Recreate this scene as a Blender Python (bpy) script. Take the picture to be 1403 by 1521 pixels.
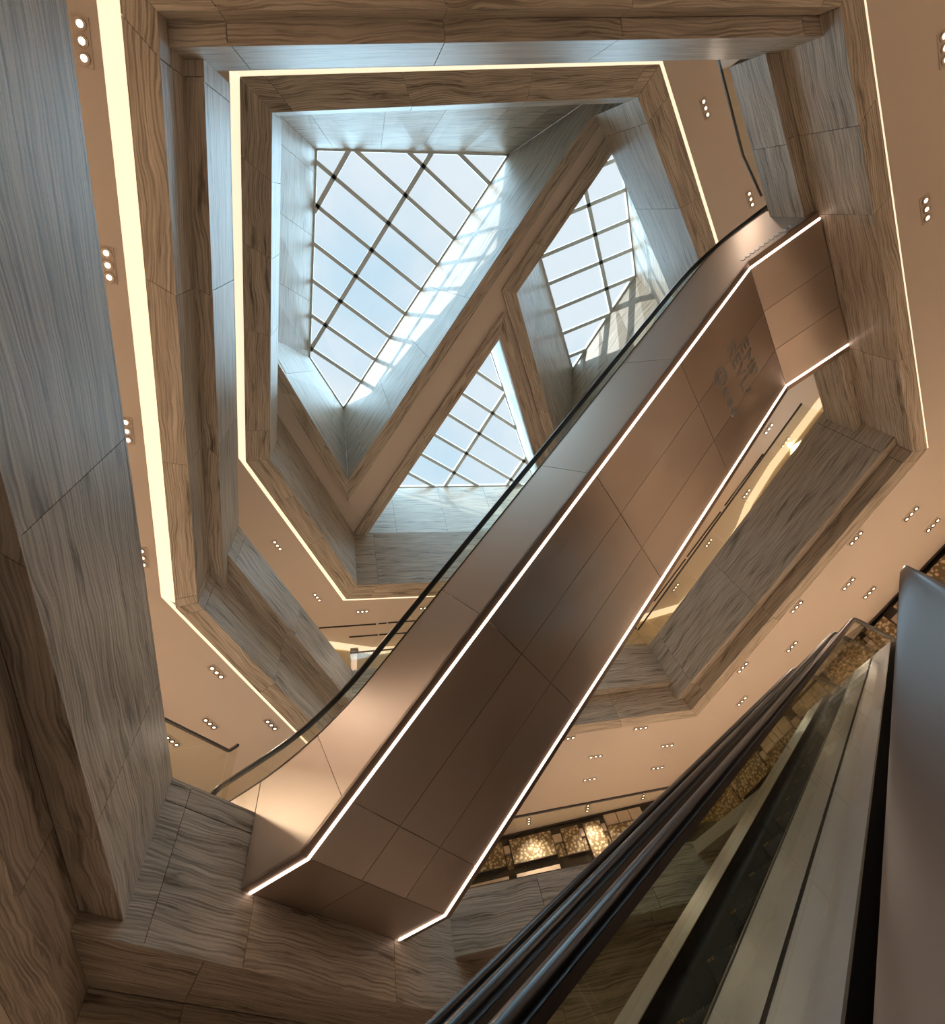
import bpy, bmesh, math, random
from mathutils import Vector, Matrix
from mathutils.geometry import tessellate_polygon
random.seed(11)
SC = bpy.context.scene
COL = SC.collection
for o in list(bpy.data.objects):
    bpy.data.objects.remove(o)

# ------------------------------------------------------------------ camera
# The eye stands at the world origin; z is metres above the eye, the ground floor is at GROUND.
CX, CY, FPX = 701.5, 760.5, 745.9
ZEN = (543.5, 312.8)                       # where the vertical lines of the photograph meet
zc = Vector((ZEN[0]-CX, ZEN[1]-CY, FPX)).normalized()
xc = Vector((1, 0, 0)); xc = (xc - zc*xc.dot(zc)).normalized()
yc = zc.cross(xc)
cam_d = bpy.data.cameras.new('camera')
cam = bpy.data.objects.new('camera', cam_d); COL.objects.link(cam)
cam_d.sensor_fit = 'HORIZONTAL'; cam_d.sensor_width = 36.0
cam_d.lens = FPX/1403.0*36.0
cam_d.clip_start = 0.01; cam_d.clip_end = 300
right = Vector((xc[0], yc[0], zc[0])); down = Vector((xc[1], yc[1], zc[1])); fwd = Vector((xc[2], yc[2], zc[2]))
cam.matrix_world = Matrix(((right.x, -down.x, -fwd.x, 0), (right.y, -down.y, -fwd.y, 0), (right.z, -down.z, -fwd.z, 0), (0, 0, 0, 1)))
SC.camera = cam

# ------------------------------------------------------------------ light
vs = SC.view_settings
vs.view_transform = 'Standard'; vs.look = 'None'; vs.gamma = 1.0; vs.use_curve_mapping = False
vs.exposure = -0.06
SKY_STRENGTH = 1.0
SUN_STRENGTH = 4.0
SKY_FILL_STRENGTH = 10.5
LAMP = 200.0
WARM = (1.0, 0.81, 0.65)

world = bpy.data.worlds.new('sky'); SC.world = world; world.use_nodes = True
wn = world.node_tree.nodes; wl = world.node_tree.links; wn.clear()
wo = wn.new('ShaderNodeOutputWorld'); wb = wn.new('ShaderNodeBackground'); wt = wn.new('ShaderNodeTexCoord')
wno = wn.new('ShaderNodeTexNoise'); wno.inputs['Scale'].default_value = 2.6; wno.inputs['Detail'].default_value = 5
wr = wn.new('ShaderNodeValToRGB')
wr.color_ramp.elements[0].position = 0.30; wr.color_ramp.elements[0].color = (0.60, 0.83, 0.97, 1)
wr.color_ramp.elements[1].position = 0.52; wr.color_ramp.elements[1].color = (0.90, 0.96, 1.0, 1)
wl.new(wt.outputs['Generated'], wno.inputs['Vector']); wl.new(wno.outputs['Fac'], wr.inputs['Fac'])
wl.new(wr.outputs['Color'], wb.inputs['Color']); wb.inputs['Strength'].default_value = SKY_STRENGTH
wl.new(wb.outputs[0], wo.inputs[0])

def sun(name, direction, strength, color, angle):
    l = bpy.data.lights.new(name, 'SUN'); l.energy = strength; l.color = color; l.angle = math.radians(angle)
    o = bpy.data.objects.new(name, l); COL.objects.link(o)
    o.rotation_euler = Vector(direction).to_track_quat('-Z', 'Y').to_euler(); o.location = (0, 0, 40)
    return o
sun('sun', (0.74, 0.38, -0.62), SUN_STRENGTH, (1.0, 0.96, 0.88), 0.8)
fill_sun = sun('sky_fill_sun', (0.08, 0.08, -1.0), SKY_FILL_STRENGTH, (0.54, 0.83, 1.0), 84)  # added second sun, stands in for stronger sky light
fill_sun.data.specular_factor = 0.45

# ------------------------------------------------------------------ pixel -> direction helpers
def ray(px, py):
    return Vector((xc.dot(Vector((px-CX, py-CY, FPX))), yc.dot(Vector((px-CX, py-CY, FPX))), zc.dot(Vector((px-CX, py-CY, FPX)))))
def V(px, py, z):                       # point at height z seen in that direction
    d = ray(px, py); return d*(z/d.z)
def on_vertical(px, py, a, b):          # point on the vertical plane through a and b
    d = ray(px, py); n = Vector((-(b.y-a.y), b.x-a.x, 0)); t = n.dot(Vector((a.x, a.y, 0)))/n.dot(d); return d*t
def on_plane(px, py, p0, n):
    d = ray(px, py); return d*(p0.dot(n)/d.dot(n))
def Z(p, z): return Vector((p[0], p[1], z))
def isect(l1, l2):                      # 2D intersection of two lines given by point pairs
    (a, b), (c, d) = l1, l2
    r = (b.x-a.x, b.y-a.y); s = (d.x-c.x, d.y-c.y)
    den = r[0]*s[1]-r[1]*s[0]; t = ((c.x-a.x)*s[1]-(c.y-a.y)*s[0])/den
    return Vector((a.x+r[0]*t, a.y+r[1]*t, 0))
def offset_line(l, dist):               # away from the middle of the atrium
    a, b = Vector(l[0]), Vector(l[1]); d = (b-a); n = Vector((-d.y, d.x, 0)).normalized()
    mid = (a+b)/2
    if n.dot(Vector((mid.x-2.5, mid.y-4.0, 0))) < 0: n = -n
    return (a+n*dist, b+n*dist)

# ------------------------------------------------------------------ materials
MATS = {}
def new_mat(name):
    m = bpy.data.materials.new(name); m.use_nodes = True; MATS[name] = m
    nt = m.node_tree; b = nt.nodes['Principled BSDF']
    return m, nt, b
def simple(name, col, rough=0.5, metal=0.0, noise=0.0, scale=8.0, bump=0.0):
    m, nt, b = new_mat(name)
    b.inputs['Roughness'].default_value = rough; b.inputs['Metallic'].default_value = metal
    b.inputs['Base Color'].default_value = (*col, 1)
    if noise or bump:
        tc = nt.nodes.new('ShaderNodeTexCoord'); nz = nt.nodes.new('ShaderNodeTexNoise'); nz.inputs['Scale'].default_value = scale; nz.inputs['Detail'].default_value = 4
        nt.links.new(tc.outputs['Object'], nz.inputs['Vector'])
        if noise:
            mx = nt.nodes.new('ShaderNodeMixRGB'); mx.inputs[1].default_value = (*[c*(1-noise) for c in col], 1); mx.inputs[2].default_value = (*[min(1, c*(1+noise)) for c in col], 1)
            nt.links.new(nz.outputs['Fac'], mx.inputs[0]); nt.links.new(mx.outputs[0], b.inputs['Base Color'])
        if bump:
            bp = nt.nodes.new('ShaderNodeBump'); bp.inputs['Strength'].default_value = bump; bp.inputs['Distance'].default_value = 0.01
            nt.links.new(nz.outputs['Fac'], bp.inputs['Height']); nt.links.new(bp.outputs[0], b.inputs['Normal'])
    return m
def emit(name, col, strength):
    m, nt, b = new_mat(name)
    b.inputs['Base Color'].default_value = (*col, 1); b.inputs['Emission Color'].default_value = (*col, 1); b.inputs['Emission Strength'].default_value = strength
    return m

def travertine(name, light, mid, dark):
    m, nt, b = new_mat(name); N = nt.nodes; L = nt.links
    uv = N.new('ShaderNodeUVMap'); uv.uv_map = 'UVMap'
    def mapping(sx, sy):
        mp = N.new('ShaderNodeMapping'); mp.inputs['Scale'].default_value = (sx, sy, 1); return mp
    # slow waviness that bends the veins
    m0 = mapping(0.5, 1.0); n0 = N.new('ShaderNodeTexNoise'); n0.inputs['Scale'].default_value = 1.0; n0.inputs['Detail'].default_value = 3.0
    L.new(uv.outputs[0], m0.inputs[0]); L.new(m0.outputs[0], n0.inputs['Vector'])
    m0b = mapping(1.5, 2.6); n0b = N.new('ShaderNodeTexNoise'); n0b.inputs['Scale'].default_value = 1.0; n0b.inputs['Detail'].default_value = 3.0
    L.new(uv.outputs[0], m0b.inputs[0]); L.new(m0b.outputs[0], n0b.inputs['Vector'])
    sep = N.new('ShaderNodeSeparateXYZ'); L.new(uv.outputs[0], sep.inputs[0])
    a1 = N.new('ShaderNodeMath'); a1.operation = 'MULTIPLY_ADD'; L.new(n0.outputs['Fac'], a1.inputs[0]); a1.inputs[1].default_value = 0.36; L.new(sep.outputs['Y'], a1.inputs[2])
    a2 = N.new('ShaderNodeMath'); a2.operation = 'MULTIPLY_ADD'; L.new(n0b.outputs['Fac'], a2.inputs[0]); a2.inputs[1].default_value = 0.075; L.new(a1.outputs[0], a2.inputs[2])
    ux = N.new('ShaderNodeMath'); ux.operation = 'MULTIPLY'; L.new(sep.outputs['X'], ux.inputs[0]); ux.inputs[1].default_value = 0.10
    cmb = N.new('ShaderNodeCombineXYZ'); L.new(ux.outputs[0], cmb.inputs['X']); L.new(a2.outputs[0], cmb.inputs['Y'])
    # broad veins
    nv = N.new('ShaderNodeTexNoise'); nv.inputs['Scale'].default_value = 7.0; nv.inputs['Detail'].default_value = 6.0; nv.inputs['Roughness'].default_value = 0.66
    L.new(cmb.outputs[0], nv.inputs['Vector'])
    r1 = N.new('ShaderNodeValToRGB'); e = r1.color_ramp.elements
    e[0].position = 0.33; e[0].color = (*dark, 1); e[1].position = 0.64; e[1].color = (*light, 1)
    k = e.new(0.42); k.color = (*mid, 1); k = e.new(0.54); k.color = (*[(x+y)/2 for x, y in zip(mid, light)], 1)
    L.new(nv.outputs['Fac'], r1.inputs['Fac'])
    # fine lines
    nf = N.new('ShaderNodeTexNoise'); nf.inputs['Scale'].default_value = 46.0; nf.inputs['Detail'].default_value = 3.0
    ux2 = N.new('ShaderNodeMath'); ux2.operation = 'MULTIPLY'; L.new(sep.outputs['X'], ux2.inputs[0]); ux2.inputs[1].default_value = 0.022
    cmb2 = N.new('ShaderNodeCombineXYZ'); L.new(ux2.outputs[0], cmb2.inputs['X']); L.new(a2.outputs[0], cmb2.inputs['Y'])
    L.new(cmb2.outputs[0], nf.inputs['Vector'])
    r2 = N.new('ShaderNodeValToRGB'); e = r2.color_ramp.elements
    e[0].position = 0.34; e[0].color = (0.42, 0.39, 0.36, 1); e[1].position = 0.56; e[1].color = (1.14, 1.14, 1.14, 1)
    L.new(nf.outputs['Fac'], r2.inputs['Fac'])
    mx = N.new('ShaderNodeMixRGB'); mx.blend_type = 'MULTIPLY'; mx.inputs[0].default_value = 0.8
    L.new(r1.outputs[0], mx.inputs[1]); L.new(r2.outputs[0], mx.inputs[2])
    wv = N.new('ShaderNodeMath'); wv.operation = 'MULTIPLY'; wv.inputs[1].default_value = 190.0; L.new(a2.outputs[0], wv.inputs[0])
    ws = N.new('ShaderNodeMath'); ws.operation = 'SINE'; L.new(wv.outputs[0], ws.inputs[0])
    wm = N.new('ShaderNodeMapRange'); wm.inputs[1].default_value = -1.0; wm.inputs[2].default_value = 0.2; wm.inputs[3].default_value = 0.70; wm.inputs[4].default_value = 1.0; L.new(ws.outputs[0], wm.inputs[0])
    nm_ = N.new('ShaderNodeTexNoise'); nm_.inputs['Scale'].default_value = 2.2; nm_.inputs['Detail'].default_value = 2.0; L.new(cmb.outputs[0], nm_.inputs['Vector'])
    rm = N.new('ShaderNodeMapRange'); rm.inputs[1].default_value = 0.40; rm.inputs[2].default_value = 0.62; L.new(nm_.outputs['Fac'], rm.inputs[0])
    mxw = N.new('ShaderNodeMixRGB'); mxw.blend_type = 'MULTIPLY'; L.new(rm.outputs[0], mxw.inputs[0]); L.new(mx.outputs[0], mxw.inputs[1]); L.new(wm.outputs[0], mxw.inputs[2])
    mx = mxw
    # speckle of pores
    npz = N.new('ShaderNodeTexNoise'); npz.inputs['Scale'].default_value = 90.0; npz.inputs['Detail'].default_value = 2.0
    L.new(uv.outputs[0], npz.inputs['Vector'])
    r3 = N.new('ShaderNodeValToRGB'); e = r3.color_ramp.elements
    e[0].position = 0.3; e[0].color = (0.82, 0.8, 0.78, 1); e[1].position = 0.55; e[1].color = (1, 1, 1, 1)
    L.new(npz.outputs['Fac'], r3.inputs['Fac'])
    mx2 = N.new('ShaderNodeMixRGB'); mx2.blend_type = 'MULTIPLY'; mx2.inputs[0].default_value = 0.7
    L.new(mx.outputs[0], mx2.inputs[1]); L.new(r3.outputs[0], mx2.inputs[2])
    L.new(mx2.outputs[0], b.inputs['Base Color'])
    b.inputs['Roughness'].default_value = 0.42; b.inputs['Specular IOR Level'].default_value = 0.35
    bp = N.new('ShaderNodeBump'); bp.inputs['Strength'].default_value = 0.12; bp.inputs['Distance'].default_value = 0.01
    L.new(nf.outputs['Fac'], bp.inputs['Height']); L.new(bp.outputs[0], b.inputs['Normal'])
    return m
STONE = travertine('travertine', (0.64, 0.56, 0.46), (0.51, 0.435, 0.345), (0.21, 0.17, 0.125))
JOINT = simple('joint_grout', (0.05, 0.045, 0.04), 0.9)
PEACH = simple('warm_ceiling_paint', (0.70, 0.60, 0.51), 0.75, noise=0.02, scale=0.6)
FLOORM = simple('beige_floor_stone', (0.62, 0.53, 0.43), 0.45, noise=0.08, scale=1.5)
GROUNDM = simple('ground_floor_stone', (0.30, 0.24, 0.19), 0.4, noise=0.1, scale=1.2)
OUTERW = simple('plain_plaster', (0.55, 0.46, 0.38), 0.8, noise=0.03, scale=1)
CREAM = simple('cream_plaster', (0.82, 0.70, 0.50), 0.7, noise=0.03, scale=1.2)
BLACK = simple('black_rubber', (0.012, 0.011, 0.011), 0.28, noise=0.1, scale=40)
STEPM = simple('step_black_metal', (0.02, 0.02, 0.02), 0.45, noise=0.2, scale=60)
YEL = simple('step_yellow', (0.42, 0.24, 0.04), 0.5, noise=0.1, scale=60)
STEEL = simple('brushed_steel', (0.50, 0.50, 0.51), 0.38, 1.0, noise=0.06, scale=14)
DARKST = simple('dark_steel', (0.10, 0.085, 0.075), 0.35, 0.9, noise=0.1, scale=14)
BRONZE = simple('polished_bronze', (0.085, 0.060, 0.046), 0.3, 0.0, noise=0.05, scale=3)
BRONZE.node_tree.nodes['Principled BSDF'].inputs['Specular IOR Level'].default_value = 0.22
ALU = simple('mullion_grey', (0.78, 0.78, 0.75), 0.5, 0.1, noise=0.05, scale=9)
CHROME = simple('lamp_trim', (0.42, 0.36, 0.30), 0.25, 1.0, noise=0.03, scale=20)
WHITEM = simple('downlight_frame', (0.62, 0.52, 0.43), 0.5, 0.0, noise=0.02, scale=20)
DARKSHOP = simple('dark_shop_glass', (0.03, 0.026, 0.02), 0.12, 0.0, noise=0.2, scale=3)
SHOPTILE = simple('shop_tile', (0.56, 0.46, 0.37), 0.5, noise=0.05, scale=5)
LEDM = emit('led_strip', (1.0, 0.76, 0.62), 4.5)
COVEM = emit('cove_glow', (1.0, 0.86, 0.62), 1.0)
LAMPM = emit('lamp_lens', (1.0, 0.84, 0.66), 3.0)

def metal_cladding(name, col, rough):
    m, nt, b = new_mat(name); N = nt.nodes; L = nt.links
    uv = N.new('ShaderNodeUVMap'); uv.uv_map = 'UVMap'
    mp = N.new('ShaderNodeMapping'); mp.inputs['Scale'].default_value = (2.0, 260.0, 1.0)
    nz = N.new('ShaderNodeTexNoise'); nz.inputs['Scale'].default_value = 1.0; nz.inputs['Detail'].default_value = 3
    L.new(uv.outputs[0], mp.inputs[0]); L.new(mp.outputs[0], nz.inputs['Vector'])
    oi = N.new('ShaderNodeObjectInfo')
    add = N.new('ShaderNodeMath'); add.operation = 'MULTIPLY_ADD'; L.new(oi.outputs['Random'], add.inputs[0]); add.inputs[1].default_value = 0.55; L.new(nz.outputs['Fac'], add.inputs[2])
    mx = N.new('ShaderNodeMixRGB'); mx.inputs[1].default_value = (*[c*0.86 for c in col], 1); mx.inputs[2].default_value = (*[c*1.06 for c in col], 1)
    L.new(add.outputs[0], mx.inputs[0]); L.new(mx.outputs[0], b.inputs['Base Color'])
    b.inputs['Metallic'].default_value = 0.9
    rr = N.new('ShaderNodeMapRange'); rr.inputs[3].default_value = rough-0.05; rr.inputs[4].default_value = rough+0.06
    L.new(nz.outputs['Fac'], rr.inputs[0]); L.new(rr.outputs[0], b.inputs['Roughness'])
    b.inputs['Anisotropic'].default_value = 0.4
    return m
CLAD = metal_cladding('champagne_steel', (0.56, 0.47, 0.40), 0.38)
CLAD_DARK = metal_cladding('bronze_edge_trim', (0.30, 0.22, 0.17), 0.36)

def glass(name, tint, refl):
    m, nt, b = new_mat(name); N = nt.nodes; L = nt.links
    out = [n for n in N if n.type == 'OUTPUT_MATERIAL'][0]; N.remove(b)
    t = N.new('ShaderNodeBsdfTransparent'); t.inputs[0].default_value = (*tint, 1)
    g = N.new('ShaderNodeBsdfGlossy'); g.inputs['Roughness'].default_value = 0.02; g.inputs[0].default_value = (1, 1, 1, 1)
    f = N.new('ShaderNodeFresnel')
    ge = N.new('ShaderNodeNewGeometry'); io = N.new('ShaderNodeMapRange'); io.inputs[3].default_value = 1.5; io.inputs[4].default_value = 1/1.5
    L.new(ge.outputs['Backfacing'], io.inputs[0]); L.new(io.outputs[0], f.inputs['IOR'])
    nz = N.new('ShaderNodeTexNoise'); nz.inputs['Scale'].default_value = 1.3
    tc = N.new('ShaderNodeTexCoord'); L.new(tc.outputs['Object'], nz.inputs['Vector'])
    bp = N.new('ShaderNodeBump'); bp.inputs['Strength'].default_value = 0.03; bp.inputs['Distance'].default_value = 0.02
    L.new(nz.outputs['Fac'], bp.inputs['Height']); L.new(bp.outputs[0], g.inputs['Normal'])
    mu = N.new('ShaderNodeMath'); mu.operation = 'MULTIPLY'; mu.inputs[1].default_value = refl; mu.use_clamp = True
    L.new(f.outputs[0], mu.inputs[0])
    mx = N.new('ShaderNodeMixShader'); L.new(mu.outputs[0], mx.inputs[0]); L.new(t.outputs[0], mx.inputs[1]); L.new(g.outputs[0], mx.inputs[2])
    L.new(mx.outputs[0], out.inputs[0])
    return m
GLASS = glass('balustrade_glass', (0.945, 0.955, 0.91), 0.6)
SKYGLASS = glass('skylight_glass', (0.95, 0.98, 1.0), 0.5)

def mosaic_mat():
    m, nt, b = new_mat('gold_mosaic'); N = nt.nodes; L = nt.links
    tc = N.new('ShaderNodeTexCoord'); vo = N.new('ShaderNodeTexVoronoi'); vo.inputs['Scale'].default_value = 13.0
    nz = N.new('ShaderNodeTexNoise'); nz.inputs['Scale'].default_value = 9.0
    L.new(tc.outputs['Object'], vo.inputs['Vector']); L.new(tc.outputs['Object'], nz.inputs['Vector'])
    r = N.new('ShaderNodeValToRGB'); e = r.color_ramp.elements
    e[0].position = 0.25; e[0].color = (0.62, 0.50, 0.33, 1); e[1].position = 0.55; e[1].color = (0.16, 0.11, 0.05, 1)
    L.new(vo.outputs['Distance'], r.inputs['Fac']); L.new(r.outputs[0], b.inputs['Base Color'])
    b.inputs['Roughness'].default_value = 0.6; b.inputs['Metallic'].default_value = 0.0
    bp = N.new('ShaderNodeBump'); bp.inputs['Strength'].default_value = 0.5; bp.inputs['Distance'].default_value = 0.02
    L.new(vo.outputs['Distance'], bp.inputs['Height']); L.new(bp.outputs[0], b.inputs['Normal'])
    return m
MOSAIC = mosaic_mat()

# ------------------------------------------------------------------ mesh helpers
def link(name, me, mat, parent=None):
    o = bpy.data.objects.new(name, me); COL.objects.link(o)
    if mat is not None: me.materials.append(mat)
    if parent is not None: o.parent = parent
    return o
def empty(name, loc=(0, 0, 0)):
    o = bpy.data.objects.new(name, None); COL.objects.link(o); o.location = loc; o.empty_display_size = 0.2
    return o
def tag(o, label, cat, group=None):
    o['label'] = label; o['category'] = cat
    if group: o['group'] = group
    return o
def structure(o):
    o['kind'] = 'structure'; return o
def mesh(name, verts, faces, smooth=False):
    me = bpy.data.meshes.new(name); me.from_pydata([tuple(v) for v in verts], [], faces); me.update()
    if smooth:
        for p in me.polygons: p.use_smooth = True
    return me
def prism_mesh(name, pts, off, uvs=None):
    """closed prism: front polygon pts, back polygon pts+off"""
    n = len(pts); vs_ = [Vector(p) for p in pts]+[Vector(p)+off for p in pts]
    faces = [tuple(range(n)), tuple(range(2*n-1, n-1, -1))]+[(i, i+n, (i+1) % n+n, (i+1) % n) for i in range(n)]
    nrm = (vs_[1]-vs_[0]).cross(vs_[2]-vs_[0])
    if nrm.dot(off) > 0: faces = [tuple(reversed(f)) for f in faces]
    me = mesh(name, vs_, faces)
    if uvs:
        ul = me.uv_layers.new(name='UVMap')
        for p in me.polygons:
            for li, vi in zip(p.loop_indices, p.vertices): ul.data[li].uv = uvs[vi % n]
    return me
def lerp(a, b, t): return a+(b-a)*t
EYE = Vector((0, 0, 0))

class Face:
    pass
def clad(parent, A, B, C, D, cuts=(), rows=1, th=0.03, gap=0.004, mat=STONE, name='stone_panel', backs=None, eye=EYE, grain='u', seal=False):
    """panels on the quad A-B (one long edge) / D-C (the other); cuts are fractions of A-B"""
    A, B, C, D = [Vector(p) for p in (A, B, C, D)]
    nrm = (B-A).cross(D-A)
    if nrm.length < 1e-9: nrm = (C-B).cross(D-C)
    nrm.normalize()
    mid = (A+B+C+D)/4
    if nrm.dot(eye-mid) < 0: nrm = -nrm
    lu = max((B-A).length, (C-D).length); lv = max((D-A).length, (C-B).length)
    us = [0.0]+sorted(cuts)+[1.0]
    def P(u, v): return lerp(lerp(A, B, u), lerp(D, C, u), v)
    du = gap/lu; dv = gap/lv
    out = []
    for i in range(len(us)-1):
        for r in range(rows):
            u0, u1, v0, v1 = us[i]+du, us[i+1]-du, r/rows+dv, (r+1)/rows-dv
            q = [P(u0, v0), P(u1, v0), P(u1, v1), P(u0, v1)]
            ru, rv = random.uniform(0, 60), random.uniform(0, 60)
            jig = nrm*random.uniform(-0.002, 0.001)
            if backs is not None:
                iu = 0.012/lu; iv = 0.012/lv
                iw0 = iv
                if seal: iu = -0.06/lu; iv = -0.06/lv
                ua, ub = us[i]+(iu if i == 0 else 0), us[i+1]-(iu if i == len(us)-2 else 0)
                bq = [P(ua, r/rows+iw0), P(ub, r/rows+iw0), P(ub, (r+1)/rows-iv), P(ua, (r+1)/rows-iv)]
                backs.append(([p-nrm*(th+0.012) for p in bq], -nrm*0.05))
            q = [p+jig for p in q]
            ev = (D-A).normalized() if (D-A).length > 1e-6 else (C-B).normalized()
            eu = (B-A).normalized() if (B-A).length > 1e-6 else (C-D).normalized()
            ev = (ev-eu*ev.dot(eu)).normalized()
            c0 = A
            uvs = [((p-c0).dot(eu)+ru, (p-c0).dot(ev)+rv) for p in q]
            if grain == 'v': uvs = [(b_, a_) for a_, b_ in uvs]
            out.append(link(name, prism_mesh(name, q, -nrm*th, uvs), mat, parent))
    return out
def backing(name, backs, mat=JOINT, parent=None):
    vs_, fs = [], []
    for q, off in backs:
        k = len(vs_); vs_ += list(q)+[p+off for p in q]
        fs += [(k, k+1, k+2, k+3), (k+7, k+6, k+5, k+4)]+[(k+i, k+4+i, k+4+(i+1) % 4, k+(i+1) % 4) for i in range(4)]
    return link(name, mesh(name, vs_, fs), mat, parent)
def plate(name, outer, holes, z0, z1, mat, parent=None):
    loops = [[Vector((p[0], p[1], 0)) for p in outer]]+[[Vector((p[0], p[1], 0)) for p in h] for h in holes]
    tris = tessellate_polygon(loops)
    flat = [p for l in loops for p in l]; n = len(flat)
    vs_ = [(p.x, p.y, z0) for p in flat]+[(p.x, p.y, z1) for p in flat]
    fs = [tuple(t) for t in tris]+[tuple(i+n for i in reversed(t)) for t in tris]
    k = 0
    for l in loops:
        m_ = len(l)
        fs += [(k+i, k+i+n, k+(i+1) % m_+n, k+(i+1) % m_) for i in range(m_)]
        k += m_
    me = mesh(name, vs_, fs); bm = bmesh.new(); bm.from_mesh(me); bmesh.ops.recalc_face_normals(bm, faces=bm.faces); bm.to_mesh(me); bm.free()
    return link(name, me, mat, parent)
def box_mesh(name, lo, hi):
    x0, y0, z0 = lo; x1, y1, z1 = hi
    return mesh(name, [(x0, y0, z0), (x1, y0, z0), (x1, y1, z0), (x0, y1, z0), (x0, y0, z1), (x1, y0, z1), (x1, y1, z1), (x0, y1, z1)],
                [(3, 2, 1, 0), (4, 5, 6, 7), (0, 1, 5, 4), (1, 2, 6, 5), (2, 3, 7, 6), (3, 0, 4, 7)])
def bar(name, a, b, w, h, mat, parent=None, up=Vector((0, 0, 1))):
    a, b = Vector(a), Vector(b); d = (b-a).normalized(); s = d.cross(up)
    if s.length < 1e-6: s = d.cross(Vector((1, 0, 0)))
    s.normalize(); t = s.cross(d)
    q = [a+s*(w/2)+t*(h/2), a-s*(w/2)+t*(h/2), a-s*(w/2)-t*(h/2), a+s*(w/2)-t*(h/2)]
    return link(name, prism_mesh(name, q, b-a), mat, parent)

class Run:
    """a straight run in plan: s along h, n across, z up"""
    def __init__(self, origin, h, n): self.o = Vector(origin); self.h = Vector(h); self.n = Vector(n)
    def p(self, s, n, z): return self.o+self.h*s+self.n*n+Vector((0, 0, z))
    def sweep(self, name, path, section, mat, parent, smooth=False, normal_mode=False, uv=False):
        """section: closed list of (n, dz); path: list of (s, z)"""
        vs_, fs = [], []; m = len(section); k = len(path)
        for i, (s, z) in enumerate(path):
            if normal_mode:
                a = path[max(i-1, 0)]; b = path[min(i+1, k-1)]
                t = Vector((b[0]-a[0], b[1]-a[1])).normalized(); nn = Vector((-t.y, t.x))
            for (n, dz) in section:
                if normal_mode: vs_.append(self.p(s+nn.x*dz, n, z+nn.y*dz))
                else: vs_.append(self.p(s, n, z+dz))
        for i in range(k-1):
            for j in range(m):
                fs.append((i*m+j, i*m+(j+1) % m, (i+1)*m+(j+1) % m, (i+1)*m+j))
        fs.append(tuple(range(m-1, -1, -1))); fs.append(tuple((k-1)*m+j for j in range(m)))
        me = mesh(name, vs_, fs); bm = bmesh.new(); bm.from_mesh(me); bmesh.ops.recalc_face_normals(bm, faces=bm.faces); bm.to_mesh(me); bm.free()
        if smooth:
            for p in me.polygons:
                p.use_smooth = len(p.vertices) == 4
        return link(name, me, mat, parent)
    def wall_strip(self, name, ss, zlo, zhi, n0, n1, mat, parent, lean=(0.0, 0.0)):
        """vertical sheet between curves zlo(s), zhi(s), thickness n0..n1; lean moves the upper ends along s"""
        vs_, fs = [], []; k = len(ss)
        for s in ss:
            t = (s-ss[0])/(ss[-1]-ss[0]); st = s+lean[0]*(1-t)+lean[1]*t
            vs_ += [self.p(s, n0, zlo(s)), self.p(st, n0, zhi(st)), self.p(st, n1, zhi(st)), self.p(s, n1, zlo(s))]
        for i in range(k-1):
            for j in range(4): fs.append((i*4+j, i*4+(j+1) % 4, (i+1)*4+(j+1) % 4, (i+1)*4+j))
        fs.append((3, 2, 1, 0)); e = (k-1)*4; fs.append((e, e+1, e+2, e+3))
        me = mesh(name, vs_, fs); bm = bmesh.new(); bm.from_mesh(me); bmesh.ops.recalc_face_normals(bm, faces=bm.faces); bm.to_mesh(me); bm.free()
        ul = me.uv_layers.new(name='UVMap'); r0 = random.uniform(0, 20)
        for p in me.polygons:
            for li, vi in zip(p.loop_indices, p.vertices):
                v = me.vertices[vi].co-self.o; ul.data[li].uv = (v.dot(self.h)+r0, v.z)
        return link(name, me, mat, parent)

# ------------------------------------------------------------------ levels
GROUND = -1.6
A_SOF, A_TOP = 2.04, 3.83
B_SOF, B_FLOOR = 7.273, 9.20
C_SOF = 12.60
Z_BAND, Z_PEACH, Z_GLASS = 15.08, 15.20, 19.5
XMIN, XMAX, YMIN, YMAX = -15.0, 23.0, -15.0, 25.0
OUT = [(XMIN, YMIN), (XMAX, YMIN), (XMAX, YMAX), (XMIN, YMAX)]

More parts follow.
